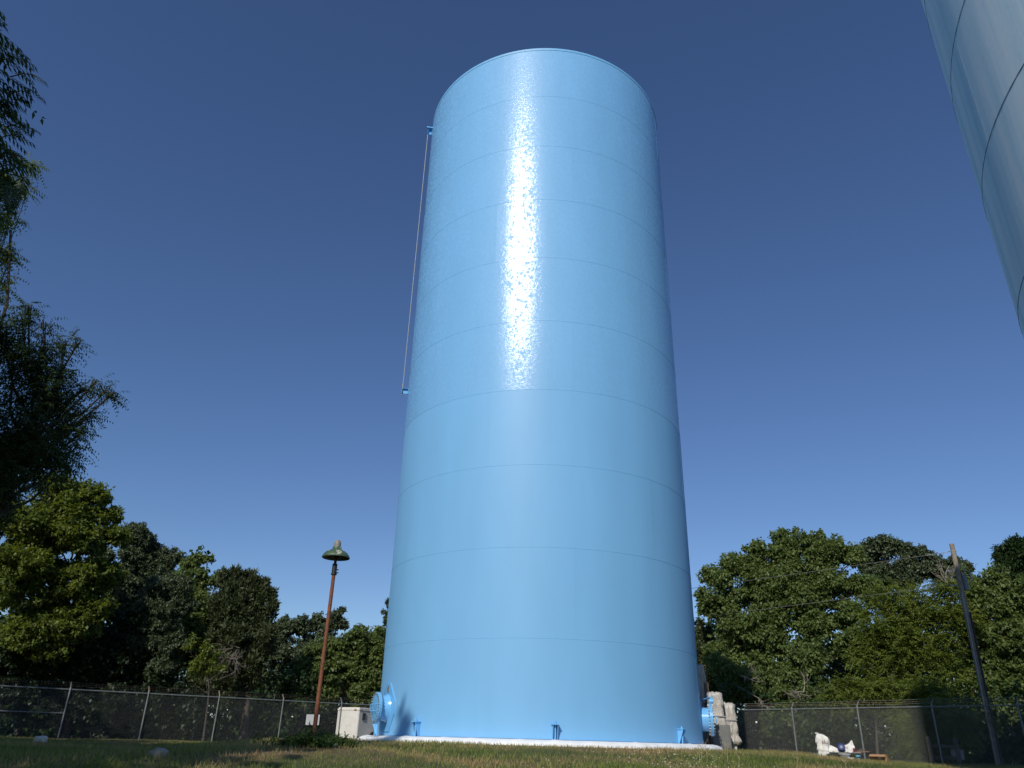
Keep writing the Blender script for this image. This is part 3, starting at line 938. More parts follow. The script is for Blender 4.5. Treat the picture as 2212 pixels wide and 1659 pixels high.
def junk():
    C = polar(22.2, 36.0)
    rz = R_(-22.2)
    X = Matrix.Rotation(rz, 3, 'Z')
    def loc(x, y, z=0.0):
        q = C + X @ Vector((x, y, 0)); q.z = ground(q.x, q.y) + z + .05
        return q
    # tall printed sack
    t = thing('sack', 'tall white woven sack with brown lettering at the left of the heap', 'sack', loc(-.70, 0), rz)
    s = lumpy('sack_body', [(-.05, .19, .15, .01, 0), (.06, .22, .17, 0, 0), (.27, .21, .17, .02, 0), (.31, .235, .18, 0, 0), (.55, .215, .16, .02, 0), (.60, .24, .17, 0, 0), (.74, .235, .16, .0, 0), (.78, .20, .15, -.02, 0), (.86, .13, .10, -.07, 0), (.90, .05, .05, -.10, 0)], M['bag'], t, 2, .085)
    def text(body, size, x, z, y, parent, m):
        cu = bpy.data.curves.new('lettering', 'FONT'); cu.body = body; cu.size = size; cu.extrude = .002
        tmp = bpy.data.objects.new('lettering', cu); COL.objects.link(tmp)
        dg = bpy.context.evaluated_depsgraph_get()
        me = bpy.data.meshes.new_from_object(tmp.evaluated_get(dg))
        bpy.data.objects.remove(tmp); bpy.data.curves.remove(cu)
        me.materials.clear()
        return link('lettering', me, m, parent, (x, y, z), (R_(90), 0, 0))
    text('Ho', .19, -.02, .55, -.245, t, M['ink'])
    # low wire table with the clutter on it
    t = thing('wire_table', 'low folding table under the clutter in front of the right fence', 'table', loc(.10, .02), rz)
    MB().box((0, 0, .255), (1.15, .5, .02)).build('tabletop', M['trim'], t)
    for sx in (-.5, .5):
        for sy in (-.2, .2):
            MB().tube([(sx * 1.05, sy, -.02), (sx * .9, sy, .246)], .014, 6).build('leg', M['black'], t)
    MB().tube([(-.55, -.24, .10), (.55, -.24, .10)], .01, 6).build('stretcher', M['black'], t)
    o = lumpy('plastic_bag', [(0, .24, .12, 0, 0), (.10, .26, .12, 0, 0), (.22, .27, .08, .0, 0), (.25, .13, .05, .12, 0), (.32, .07, .04, .17, 0), (.42, .02, .02, .20, 0)], M['bag'], None, 4, .08)
    o.location = loc(.20, .08, .27); o.rotation_euler = (0, 0, rz)
    setp(o, label='white printed plastic bag heaped on the low table', category='bag')
    text('uline', .10, -.17, .15, -.165, o, M['ink'])
    bpy.data.objects[o.children[0].name].name = 'lettering'
    o = lumpy('crumpled_sheet', [(0, .24, .10, 0, 0), (.05, .22, .10, -.02, 0), (.14, .12, .06, -.10, 0), (.22, .03, .03, -.17, 0)], M['bag'], None, 14, .1)
    o.location = loc(-.27, .0, .27); o.rotation_euler = (0, 0, rz)
    setp(o, label='crumpled white sheet sloping beside the tall sack', category='sheet')
    RX = Matrix.Rotation(R_(70), 3, 'X')
    t = thing('bucket', 'dark navy bucket lying on its side on the low table', 'bucket', loc(-.02, -.10, .41), rz)
    MB().lathe([(.11, -.16), (.135, .12), (.125, .12), (.10, -.15), (.001, -.15)], 24, rot=RX @ Matrix.Rotation(PI, 3, 'X')).build('shell', M['blueplastic'], t, 40)
    MB().lathe([(.001, .165), (.13, .165), (.145, .155), (.145, .115), (.137, .115)], 24, rot=RX).build('lid', M['blueplastic'], t, 40)
    o = MB().lathe([(.001, 0), (.055, 0), (.062, .14), (.058, .15), (.001, .15)], 16).build('can', M['maroon'], smooth=40, loc=loc(.46, -.12, .268))
    setp(o, label='small dark red can on the low table', category='can')
    for i, (x0, x1, z0, z1) in enumerate(((.52, .78, .30, .44), (.55, .83, .29, .40), (.45, .98, .275, .31), (.50, 1.0, .274, .33))):
        A, B = loc(x0, -.08 - .05 * i, z0), loc(x1, .02 - .04 * i, z1)
        o = MB().tube([A, B], .021, 4).build('wood_stick', M['timber'] if i > 1 else M['plank'])
        setp(o, label=['uppermost grey stick slanting off the right of the low table', 'second grey stick slanting off the right of the low table',
                       'brown stick lying flat off the table right end', 'brown stick tilted up slightly at the table right end'][i], category='stick', group='sticks on the junk table')
    t = thing('plastic_tub', 'cloudy clear plastic tub on the grass under the low table', 'tub', loc(.06, -.30), rz)
    MB().lathe([(.16, .0), (.22, .17), (.23, .18), (.23, .195), (.21, .195), (.15, .012), (.001, .012)], 24).build('shell', M['clear'], t, 40)
    MB().lathe([(.228, .186), (.238, .186), (.238, .205), (.228, .205), (.228, .186)], 24).build('rim', M['paper'], t, 40)
    for i, (x, y, m, lb) in enumerate(((-1.0, .15, M['lightblue'], 'light blue can left of the tall sack'), (.55, -.1, M['lightblue'], 'light blue can under the low table right side'))):
        o = MB().lathe([(.001, 0), (.09, 0), (.095, .02), (.095, .17), (.09, .18), (.001, .18)], 18).build('paint_can', m, smooth=40, loc=loc(x, y))
        setp(o, label=lb, category='can')
    o = MB().box((-.42, -.18, .10), (.36, .2, .2)).build('black_crate', M['black'], loc=loc(0, 0), rot=(0, 0, rz), bevel=.012)
    setp(o, label='dark crate half hidden beneath the low table left side', category='crate')
    o = MB().box((0, 0, .035), (.22, .10, .07)).build('foam_piece', M['paper'], loc=loc(.27, -.42), rot=(0, 0, rz + .2), bevel=.015)
    setp(o, label='small white block on the grass in front of the table', category='block')
    t = thing('cardboard_box', 'brown cardboard box with a white label on the grass', 'box', loc(1.30, -.35), rz - .25)
    MB().box((0, 0, .105), (.58, .36, .21)).build('carton', M['card'], t, bevel=.008)
    MB().box((.05, -.182, .14), (.12, .006, .11)).build('label', M['paper'], t)
    for s in (-1, 1):
        MB().box((.0, s * .27, .205), (.58, .20, .008), rot=Matrix.Rotation(s * -.35, 3, 'X')).build('flap', M['card'], t)
junk()

def rack():
    C = polar(27.95, 36.6)
    t = thing('timber_rack', 'dark timber frame of two posts and rails behind the fence', 'rack', C, R_(-30))
    for x, h in ((-.46, 1.02), (.46, .98)):
        MB().box((x, 0, h / 2 - .1), (.16, .12, h + .2)).build('post', M['plank'], t, bevel=.01)
    for z in (.68, .28):
        MB().box((0, .02, z), (.78, .05, .11)).build('rail', M['plank'], t)
    o = MB().box((.42, .10, .42), (.44, .015, .36)).build('old_sign', M['oldsign'], loc=C, rot=(0, R_(3), R_(-30)))
    setp(o, label='stained pale panel leaning on the dark timber frame', category='sign')
rack()

def stones():
    def rock(name, p, s, seed, label, m):
        bm = bmesh.new()
        bmesh.ops.create_icosphere(bm, subdivisions=3, radius=1)
        r = random.Random(seed); ph = [r.uniform(0, 6) for _ in range(6)]
        for v in bm.verts:
            q = v.co.copy()
            k = 1 + .16 * math.sin(2.3 * q.x + ph[0]) * math.sin(2.9 * q.y + ph[1]) + .09 * math.sin(6 * q.z + ph[2] + 3 * q.x) + .05 * math.sin(11 * q.y + ph[3] + 5 * q.z)
            e = [math.copysign(abs(c) ** .7, c) for c in q]
            v.co = Vector((e[0] * s[0], e[1] * s[1], e[2] * s[2])) * k
        me = bpy.data.meshes.new(name); bm.to_mesh(me); bm.free()
        me.polygons.foreach_set('use_smooth', [True] * len(me.polygons)); me.set_sharp_from_angle(angle=R_(28))
        o = link(name, me, m, loc=p, rot=(0, R_(5), r.uniform(-.4, .2)))
        setp(o, label=label, category='rock')
    p = polar(-22.15, 13.4); p.z += .02
    rock('rock', p, (.135, .12, .085), 4, 'flat grey-brown stone in the shaded grass at the bottom left', M['stone'])
    p = polar(-28.8, 28); p.z += .07
    rock('rock', p, (.17, .14, .13), 8, 'small pale stone on the shaded grass before the left fence', M['post_concrete'])
stones()
# ------------------------------------------------------------------ trees
def unit(a):
    return a / np.maximum(np.linalg.norm(a, axis=1, keepdims=True), 1e-9)

def ball(n):
    u = unit(rng.normal(size=(n, 3)))
    return u * (rng.random(n) ** (1 / 3))[:, None]

def kites(p, ax, nr, L, W):
    sd = unit(np.cross(ax, nr))
    n2 = np.cross(sd, ax)
    L = L[:, None]; W = W[:, None]
    m = p + ax * L * .42
    v = np.stack([p, m + sd * W * .5 + n2 * W * .12, p + ax * L - n2 * L * .10, m - sd * W * .5 + n2 * W * .12], 1).reshape(-1, 3)
    return v

def leaves_for(cent, rc, k, style, L, W):
    """cent: clump centres (n,3), rc: clump radii (n), k: pieces per clump"""
    n = len(cent)
    idx = np.repeat(np.arange(n), k)
    u = ball(n * k)
    flat = np.array([1, 1, .62]) if style != 'cedar' else np.array([.8, .8, 1.1])
    p = cent[idx] + u * flat * rc[idx][:, None]
    ct = rng.random(n)
    if style in ('broad', 'cedar'):
        m = n * k
        r = rng.normal(size=(m, 3))
        if style == 'broad':
            ax = unit(unit(u) * .7 + r * .5 + np.array([0, 0, -.45]))
            nr = unit(unit(u) * .5 + rng.normal(size=(m, 3)) * .45 + np.array([0, 0, .9]))
        else:
            ax = unit(unit(u) * .6 + r * .35 + np.array([0, 0, .55]))
            nr = unit(rng.normal(size=(m, 3)))
        s = rng.uniform(.7, 1.3, m)
        v = kites(p, ax, nr, L * s, W * s)
        tint = np.clip(.55 * ct[idx] + .5 * rng.random(m) - .03, 0, 1)
        return v, tint
    # compound leaves: each piece is a drooping rachis with pairs of leaflets
    m = n * k
    pairs = 6
    td = unit(unit(u * np.array([1, 1, .5])) + rng.normal(size=(m, 3)) * .35 + np.array([0, 0, -.05]))
    up = np.array([0, 0, 1.0])
    sd = unit(np.cross(td, up))
    Lt = L * 4.6 * rng.uniform(.7, 1.25, m)
    vs_, ts = [], []
    tt = np.clip(.5 * ct[idx] + .45 * rng.random(m), 0, 1)
    for i in range(pairs):
        f = (i + .7) / pairs
        q = p + td * (Lt * f)[:, None] + up * (-(Lt * .32) * f * f)[:, None]
        for s in (-1, 1):
            ax = unit(sd * s * .8 + td * .4 + rng.normal(size=(m, 3)) * .12 + np.array([0, 0, -.45]))
            nr = unit(up + td * .2 + rng.normal(size=(m, 3)) * .3)
            g = L * (1.05 - .5 * abs(f - .45)) * rng.uniform(.85, 1.15, m)
            vs_.append(kites(q, ax, nr, g, g * W / L))
            ts.append(np.clip(tt + rng.normal(0, .08, m), 0, 1))
    return np.concatenate(vs_), np.concatenate(ts)

def crown_mesh(parts):
    v = np.concatenate([a for a, _ in parts]); t = np.concatenate([b for _, b in parts])
    q = np.arange(len(v)).reshape(-1, 4)
    return fast_mesh('crown', v, q, t)

def tree(name, label, lobes, d, mat, style='broad', L=.15, W=.09, cover=4.2, base=None, trunk_r=.16, cat='tree', clump=.34, bark='bark',
         group=None, squash=.9, fringe=.12, trunk=True, world=None):
    """lobes: (px, py, radius px[, distance]) in the photograph; each is a ball of leaf clumps at its real distance"""
    if world is None:
        W3 = []
        for lo in lobes:
            dd = lo[3] if len(lo) > 3 else d
            W3.append((np.array(at(lo[0], lo[1], dd)), metres(lo[0], lo[1], lo[2], dd)))
    else:
        W3 = [(np.array(c, float), r) for c, r in world]
    cen = sum(c for c, _ in W3) / len(W3)
    limbs_to = list(W3)
    if style != 'compound' and world is None:               # break every lobe into smaller, uneven boughs
        sub = []
        for c, rr in W3:
            ns = 2 if rr < .45 else 6
            sub.append((c, rr * .62))
            u = unit(rng.normal(size=(ns, 3)))
            for q in range(ns):
                sub.append((c + u[q] * rr * rng.uniform(.45, .72), rr * rng.uniform(.38, .60)))
        W3 = sub
    if base is None:
        bx, by = cen[0], cen[1]
    else:
        b = at(base[0], 1600, base[1]); bx, by = b.x, b.y
    gz = ground(bx, by)
    t = thing(name, label, cat, (bx, by, gz), group=group)
    parts = []
    clump0 = clump
    area = L * W * .6 * (12 if style == 'compound' else 1); cover *= 2.0
    for c, r in W3:
        clump = clump0 * (.95 if style == 'broad' else 1)
        ncl = int(max(6, min(60, 4.4 * (1 / clump) ** 1.6 * (r / .9) ** .8)))
        u = unit(rng.normal(size=(ncl, 3)))
        rad = r * (1 - .55 * rng.random(ncl) ** 1.6) * rng.uniform(.88, 1.10, ncl)
        cc = c + u * rad[:, None] * np.array([1, 1, squash])
        rc = r * clump * rng.uniform(.7, 1.35, ncl)
        k = int(max(3, cover * PI * r * r * 1.5 / area / ncl))
        parts.append(leaves_for(cc, rc, k, style, L, W))
        if fringe:                                          # loose sprigs outside the outline
            nf = max(2, int(ncl * fringe * 2))
            u = unit(rng.normal(size=(nf, 3)) + np.array([0, 0, .25]))
            cf = c + u * (r * rng.uniform(1.05, 1.25, nf))[:, None] * np.array([1, 1, squash])
            parts.append(leaves_for(cf, np.full(nf, r * clump * .5), max(2, int(k * .22)), style, L, W))
    me = crown_mesh(parts)
    me.materials.append(M[mat])
    o = link('crown', me, None, t)
    o.location = (-bx, -by, -gz)
    o['kind'] = 'stuff'
    if trunk:
        top = max(c[2] for c, _ in W3)
        hh = max(.6, cen[2] - gz)
        lean = Vector((cen[0] - bx, cen[1] - by, 0))
        pts, rs = [], []
        for i in range(7):
            f = i / 6
            pts.append(Vector((lean.x * f * f + .05 * hh * math.sin(f * 5 + bx) * f, lean.y * f * f, -.3 + (hh + .3) * f)))
            rs.append(trunk_r * (1.25 - .75 * f) if i else trunk_r * 1.5)
        MB().tube(pts, rs, 9).build('trunk', M[bark], t, 60)
        lb = MB()
        for c, r in limbs_to:
            e = Vector((c[0] - bx, c[1] - by, c[2] - gz))
            f = min(.95, max(.25, (e.z - r * .9) / hh * .8))
            s = Vector((lean.x * f * f, lean.y * f * f, -.3 + (hh + .3) * f))
            m = s.lerp(e, .5) + Vector((random.uniform(-.2, .2), random.uniform(-.2, .2), -.1 * (e - s).length))
            rr = trunk_r * .26
            lb.tube([s, m, e], [rr, rr * .7, rr * .4], 6)
            for _ in range(5):
                w = Vector(unit(rng.normal(size=(1, 3)))[0]) * r * random.uniform(.6, .95)
                lb.tube([m.lerp(e, random.uniform(.4, 1)), e + w * .5 + Vector((0, 0, .05)), e + w], [rr * .38, rr * .25, rr * .1], 4)
        lb.build('limbs', M[bark], t, 60)
    return t

def bare(parent, origin, dirv, n, length, r, m, seed, name='dead_branch'):
    rr = random.Random(seed)
    mb = MB()
    def grow(p, d, l, w, dep):
        pts = [p]
        for i in range(4):
            d = (d + Vector((rr.uniform(-.35, .35), rr.uniform(-.35, .35), rr.uniform(-.25, .3)))).normalized()
            pts.append(pts[-1] + d * l / 4)
        mb.tube(pts, [w, w * .85, w * .7, w * .55, w * .35], 5, False)
        if dep:
            for _ in range(3):
                q = pts[rr.choice((1, 2, 3))]
                grow(q, (d + Vector((rr.uniform(-.9, .9), rr.uniform(-.9, .9), rr.uniform(-.5, .6)))).normalized(), l * .55, w * .5, dep - 1)
    for _ in range(n):
        grow(Vector(origin) + Vector((rr.uniform(-.3, .3), rr.uniform(-.3, .3), rr.uniform(-.4, .4))),
             (Vector(dirv) + Vector((rr.uniform(-.7, .7), rr.uniform(-.5, .5), rr.uniform(-.6, .6)))).normalized(), length * rr.uniform(.6, 1.1), r, 2)
    return mb.build(name, m, parent, 60)

def left_trees():
    # L1: very near, hanging in from the left edge, big compound leaves
    t = tree('walnut_tree', 'nearest dark tree whose big hanging leaf sprays enter at the top left edge',
             [(-195, 250, 120), (-72, 170, 48), (-64, 290, 54), (-78, 375, 42), (-95, 90, 50), (-190, 430, 80), (-300, 350, 160)], 12.5, 'leaf_walnut', 'compound', .155, .066, 2.5,
             base=(-330, 12.5), trunk_r=.2, clump=.42, fringe=0)
    me = compound_leaf_mesh(.14, .06, 6, .55)
    me.materials.append(M['leaf_walnut'])
    r = random.Random(5)
    tips = [(8, 31), (12, 58), (44, 117), (74, 141), (97, 176), (93, 213), (51, 215), (49, 234), (84, 285), (70, 309), (43, 332), (74, 371), (27, 441),
            (60, 392), (66, 352), (30, 255), (22, 90), (55, 268), (40, 420), (12, 425)]
    inv = t.location
    tw = MB()
    for x, y in tips:
        q0 = at(x - 75, y - (10 if y < 400 else 60), 12.5) - inv
        q1 = at(x - 26, y - (14 if y < 400 else 30), 12.5) - inv
        tw.tube([q0, q0.lerp(q1, .5) + Vector((0, 0, .05)), q1], [.012, .008, .005], 5)
        for j in range(5):
            d = 12.5 + r.uniform(-.5, .5)
            tip = at(x - (0 if j == 0 else r.uniform(4, 38)), y + (0 if j == 0 else r.uniform(-22, 16)), d)
            yaw = r.uniform(-.5, .5) + (0 if y < 400 else -.5); pit = r.uniform(.15, .55) if y < 400 else r.uniform(.6, 1.1)
            o = link('leaf_spray', me, None, t, rot=(0, pit, yaw))
            s = r.uniform(.8, 1.15)
            o.scale = (s, s, s)
            off = Matrix.Rotation(yaw, 3, 'Z') @ Matrix.Rotation(pit, 3, 'Y') @ Vector((.55 * s, 0, -.10 * s))
            o.location = tip - off - inv
    tw.build('twigs', M['bark'], t, 60)
    tree('ash_tree', 'sunlit yellow-green tree showing behind the dark hanging sprays on the left edge',
         [(-70, 410, 80), (30, 385, 26), (-75, 520, 70), (2, 468, 18), (0, 545, 18), (-30, 620, 34), (10, 605, 15), (68, 362, 14), (60, 412, 11), (22, 470, 9), (24, 555, 8), (-110, 640, 80)], 25, 'leaf_yellow', 'compound', .10, .042, 2.0,
         base=(-280, 25), clump=.40, fringe=.1, trunk_r=.07)
    tree('tree_of_heaven', 'tall dark tree with drooping feathery branches reaching right at the left edge',
         [(0, 715, 42), (30, 770, 62), (-40, 900, 115), (85, 765, 45), (95, 860, 62), (60, 950, 80), (140, 748, 20), (168, 742, 13), (138, 800, 18), (140, 868, 30), (172, 890, 18), (196, 897, 12), (140, 930, 30),
          (176, 936, 15), (165, 965, 14), (182, 842, 12), (206, 826, 12), (228, 846, 12), (243, 853, 7), (50, 690, 20), (63, 662, 10), (20, 1010, 75), (110, 985, 40), (150, 1008, 10), (-70, 1050, 90), (92, 697, 12)], 20, 'leaf_walnut', 'compound', .095, .034, 2.1,
         base=(-190, 20), clump=.42, fringe=.12, trunk_r=.16)
    tree('hackberry_tree', 'big yellow-green broadleaf tree with sunlit top beyond the left fence',
         [(120, 1085, 68), (198, 1080, 42), (235, 1110, 26), (80, 1160, 75), (180, 1160, 66), (245, 1160, 36), (40, 1250, 85), (160, 1250, 62), (225, 1240, 40), (100, 1340, 80), (195, 1320, 55), (10, 1120, 60)], 44, 'leaf_yellow', 'broad', .175, .108, 2.5,
         base=(130, 48), trunk_r=.18, clump=.30, fringe=.25)
    tree('oak_tree', 'grey-green oak with dense rounded top right of the yellow-green tree',
         [(298, 1150, 36), (322, 1165, 24), (300, 1210, 46), (345, 1200, 30), (372, 1205, 24), (270, 1260, 50), (340, 1255, 40), (262, 1305, 44), (222, 1205, 34)], 50, 'leaf_grey', 'broad', .16, .08, 2.8, base=(300, 50), clump=.28)
    tree('oak_tree', 'lower grey-green oak in the middle of the left tree row',
         [(335, 1290, 40), (375, 1275, 36), (310, 1330, 40), (360, 1330, 45), (400, 1300, 28), (340, 1385, 44), (385, 1390, 34), (290, 1390, 36), (350, 1440, 40)], 46, 'leaf_grey', 'broad', .16, .07, 2.8, base=(355, 46.5), clump=.28)
    tree('elm_tree', 'small pointed bright-topped tree between the oaks and the cedar',
         [(430, 1203, 18), (448, 1208, 14), (412, 1225, 22), (405, 1260, 30), (440, 1255, 26), (430, 1300, 36), (470, 1250, 20), (425, 1350, 38), (425, 1405, 42), (470, 1300, 24)], 49, 'leaf_mid', 'broad', .16, .10, 2.4, base=(425, 49), clump=.32)
    tree('shade_dark_tree', 'low foliage coloured shade-dark under the yellow-green tree behind the left fence',
         [(30, 1400, 66), (120, 1410, 56), (205, 1400, 48), (260, 1360, 40), (70, 1460, 50), (170, 1460, 46), (-40, 1440, 70), (260, 1430, 44), (100, 1510, 44), (30, 1520, 46), (180, 1520, 44), (250, 1510, 44), (330, 1490, 44), (330, 1530, 40), (400, 1500, 40), (410, 1540, 36)], 45.5, 'leaf_shade', 'broad', .19, .12, 2.2, base=(140, 46.5), clump=.34)  # understory filler; the shade below the crowns is in its leaf colour
    t = tree('cedar_tree', 'dark shaggy cedar with several pointed tops right of the left tree row',
         [(488, 1245, 16), (507, 1236, 15), (505, 1262, 26), (541, 1250, 16), (540, 1275, 26), (574, 1262, 14), (566, 1290, 26), (590, 1315, 14), (500, 1310, 48), (552, 1330, 42), (510, 1375, 52), (560, 1385, 40), (490, 1425, 45), (545, 1440, 40), (505, 1470, 40), (440, 1480, 34), (470, 1500, 36)], 46.5, 'needle', 'cedar', .26, .075, 3.0,
         base=(525, 46.5), trunk_r=.18, clump=.36, fringe=.5, squash=1.15)
    o = at(512, 1415, 44.9) - t.location
    bare(t, o, (-.1, -.1, -.5), 14, 1.25, .02, M['dulltwig'], 3)
    tree('sapling', 'small bright yellow-green sapling before the dark left wood',
         [(420, 1385, 16), (445, 1400, 18), (465, 1420, 18), (435, 1430, 22), (455, 1450, 16), (405, 1400, 9), (478, 1440, 10), (415, 1450, 14)], 42.5, 'leaf_yellow', 'broad', .15, .09, 1.5, base=(440, 42.5), trunk_r=.05, clump=.42, fringe=.3)
    tree('oak_tree', 'dark oak behind the lamp pole left of the tank',
         [(580, 1375, 34), (615, 1352, 26), (650, 1352, 26), (685, 1345, 24), (715, 1345, 22), (733, 1322, 14), (740, 1345, 16), (600, 1420, 48), (598, 1470, 42), (660, 1400, 44), (720, 1390, 36)], 58, 'leaf_grey', 'broad', .19, .10, 2.8, base=(650, 58), clump=.28)
    tree('maple_tree', 'rounded mid-green maple between the lamp pole and the blue tank',
         [(690, 1415, 44), (735, 1400, 38), (780, 1390, 38), (815, 1378, 28), (645, 1450, 42), (700, 1460, 50), (765, 1450, 50), (820, 1440, 46), (640, 1490, 38), (700, 1505, 38), (780, 1500, 40), (850, 1420, 50)], 51, 'leaf_mid', 'broad', .17, .12, 2.8, base=(735, 52), clump=.28)
    tree('elm_tree', 'slim tree top touching the left edge of the blue tank',
         [(845, 1300, 13), (838, 1322, 11), (842, 1345, 15), (858, 1320, 22), (850, 1375, 24), (805, 1375, 9), (880, 1360, 40)], 60, 'leaf_grey', 'broad', .18, .10, 3.4, base=(868, 60), clump=.35)

def right_trees():
    tree('hickory_tree', 'largest round broadleaf tree right of the blue tank',
         [(1560, 1245, 38), (1600, 1215, 38), (1640, 1190, 30), (1690, 1180, 34), (1724, 1178, 34), (1770, 1180, 34), (1808, 1195, 34), (1555, 1305, 46), (1630, 1275, 58), (1710, 1265, 58), (1785, 1265, 52), (1516, 1290, 13), (1505, 1285, 6), (1590, 1360, 56),
          (1670, 1350, 58), (1750, 1350, 56), (1825, 1320, 42), (1690, 1150, 9), (1718, 1147, 9), (1770, 1152, 10), (1610, 1184, 8), (1570, 1425, 46), (1650, 1440, 48), (1730, 1430, 46), (1540, 1235, 12), (1850, 1205, 30), (1860, 1262, 40), (1835, 1390, 50), (1700, 1225, 40), (1760, 1222, 40), (1640, 1235, 36)], 57, 'leaf_mid', 'broad', .215, .14, 2.6, base=(1690, 58), trunk_r=.28, clump=.29, fringe=.3)
    tree('oak_tree', 'darker oak top between the largest right tree and the utility pole',
         [(1868, 1195, 32), (1905, 1182, 26), (1932, 1178, 22), (1960, 1195, 26), (1895, 1240, 46), (1960, 1240, 40), (2010, 1215, 28), (1990, 1190, 14), (2030, 1235, 34), (2062, 1222, 24), (2085, 1225, 16)], 66, 'leaf_grey', 'broad', .21, .12, 2.8, base=(1940, 66), trunk_r=.2, clump=.29)
    tree('locust_tree', 'bright yellow-green feathery locust in front of the right trees',
         [(1915, 1300, 38), (1975, 1300, 44), (1900, 1360, 46), (1960, 1375, 56), (2030, 1330, 46), (2045, 1275, 28), (1885, 1425, 36), (2020, 1400, 50), (2070, 1330, 34), (1960, 1440, 50), (2040, 1460, 48)], 51, 'leaf_yellow', 'compound', .15, .078, 3.0, base=(1970, 52), trunk_r=.14, clump=.40, fringe=.2)
    tree('sumac_bush', 'low bright yellow-green bush just over the right fence rail',
         [(1795, 1505, 28), (1835, 1478, 26), (1880, 1495, 34), (1925, 1490, 36), (1960, 1515, 38), (1850, 1520, 26), (2000, 1500, 34)], 45.0, 'leaf_yellow', 'compound', .12, .06, 3.0, base=(1890, 45), trunk_r=.07, clump=.42, cat='bush', fringe=.25)
    tree('sumac_bush', 'leafy bush behind the mesh beside the dark timber frame',
         [(1990, 1555, 34), (2040, 1545, 44), (1965, 1590, 26), (2010, 1605, 32), (2055, 1600, 36), (2090, 1570, 30), (1950, 1560, 26)], 40.5, 'leaf_yellow', 'compound', .11, .055, 3.0, base=(2020, 41), trunk_r=.06, clump=.42, cat='bush')
    tree('mulberry_tree', 'mid-green tree right of the utility pole',
         [(2095, 1265, 30), (2078, 1245, 20), (2145, 1300, 48), (2195, 1310, 48), (2120, 1380, 52), (2190, 1400, 55), (2140, 1450, 50), (2200, 1490, 50), (2240, 1400, 60), (2150, 1530, 46), (2215, 1560, 50), (2260, 1300, 60), (2150, 1252, 34), (2110, 1320, 40), (2185, 1350, 44), (2090, 1330, 34)], 53, 'leaf_mid', 'broad', .205, .12, 2.4, base=(2190, 54), trunk_r=.16, clump=.32, fringe=.25)
    tree('oak_tree', 'dark drooping oak crown cut by the right photo edge',
         [(2180, 1182, 24), (2205, 1185, 30), (2172, 1212, 24), (2200, 1230, 40), (2175, 1262, 30), (2215, 1280, 45), (2160, 1290, 24), (2250, 1220, 60)], 60, 'leaf_dark', 'broad', .26, .08, 3.0, base=(2235, 60), trunk_r=.2, clump=.33, fringe=.2)
    tree('cedar_tree', 'slim cedar squeezed against the right edge of the blue tank',
         [(1512, 1350, 9), (1518, 1375, 20), (1535, 1365, 12), (1520, 1415, 30), (1548, 1420, 30), (1525, 1465, 36), (1550, 1480, 34), (1500, 1440, 36)], 60, 'needle', 'cedar', .30, .09, 2.8, base=(1525, 60), trunk_r=.12, clump=.36, fringe=.4, squash=1.1)
    t = tree('undergrowth_bush', 'low leafy skirt of branches behind the right fence mesh',
         [(1580, 1500, 30), (1630, 1505, 34), (1690, 1500, 30), (1740, 1490, 24), (1610, 1555, 22), (1660, 1560, 24), (1720, 1560, 20), (1625, 1470, 26), (1690, 1460, 24), (1570, 1455, 40), (1745, 1540, 40), (1700, 1540, 36), (1800, 1540, 40), (1760, 1420, 36)], 50, 'leaf_mid', 'broad', .18, .12, 1.7, base=(1660, 51), trunk_r=.06, clump=.36, cat='bush', fringe=.3)
    bare(t, at(1740, 1500, 49) - t.location, (-.3, -.2, .1), 6, 1.6, .028, M['deadwood'], 7)
    bare(t, at(1600, 1470, 49) - t.location, (.4, -.2, .0), 3, 1.8, .03, M['deadwood'], 8)
    t = thing('dead_tree', 'leafless grey dead tree top right of the utility pole', 'dead tree', at(2128, 1600, 64).xy.to_3d() + Vector((0, 0, ground(*at(2128, 1600, 64).xy))))
    z0 = at(2128, 1290, 64).z - t.location.z
    MB().tube([(0, 0, -.3), (.1, 0, z0 * .5), (0, 0, z0)], [.16, .12, .07], 8).build('trunk', M['deadwood'], t, 60)
    bare(t, (0, 0, z0 - .3), (0, 0, 1), 6, 3.4, .035, M['deadwood'], 12, 'branches')

def compound_leaf_mesh(L, W, pairs, length):
    v, f = [], []
    def kite(p, ax, nr, l, w):
        ax = ax.normalized(); sd = ax.cross(nr).normalized(); k = len(v)
        m = p + ax * l * .42
        v.extend([p, m + sd * w / 2, p + ax * l, m - sd * w / 2]); f.append((k, k + 1, k + 2, k + 3))
    up = Vector((0, 0, 1))
    for i in range(pairs):
        fr = (i + .9) / pairs
        p = Vector((length * fr, 0, -.18 * length * fr * fr))
        for s in (-1, 1):
            kite(p, Vector((.45, s * .75, -.55)), up, L * (1.1 - .4 * abs(fr - .5)), W)
    kite(Vector((length, 0, -.18 * length)), Vector((1, 0, -.5)), up, L, W)
    for a in range(4):
        x0, x1 = length * a / 4, length * (a + 1) / 4
        k = len(v); z0, z1 = -.18 * length * (a / 4) ** 2, -.18 * length * ((a + 1) / 4) ** 2
        v.extend([Vector((x0, -.004, z0)), Vector((x0, .004, z0)), Vector((x1, .004, z1)), Vector((x1, -.004, z1))]); f.append((k, k + 1, k + 2, k + 3))
    me = mesh_from('leaf_spray', v, f)
    a = me.attributes.new('tint', 'FLOAT', 'FACE')
    a.data.foreach_set('value', [random.uniform(.1, .6) for _ in f])
    return me

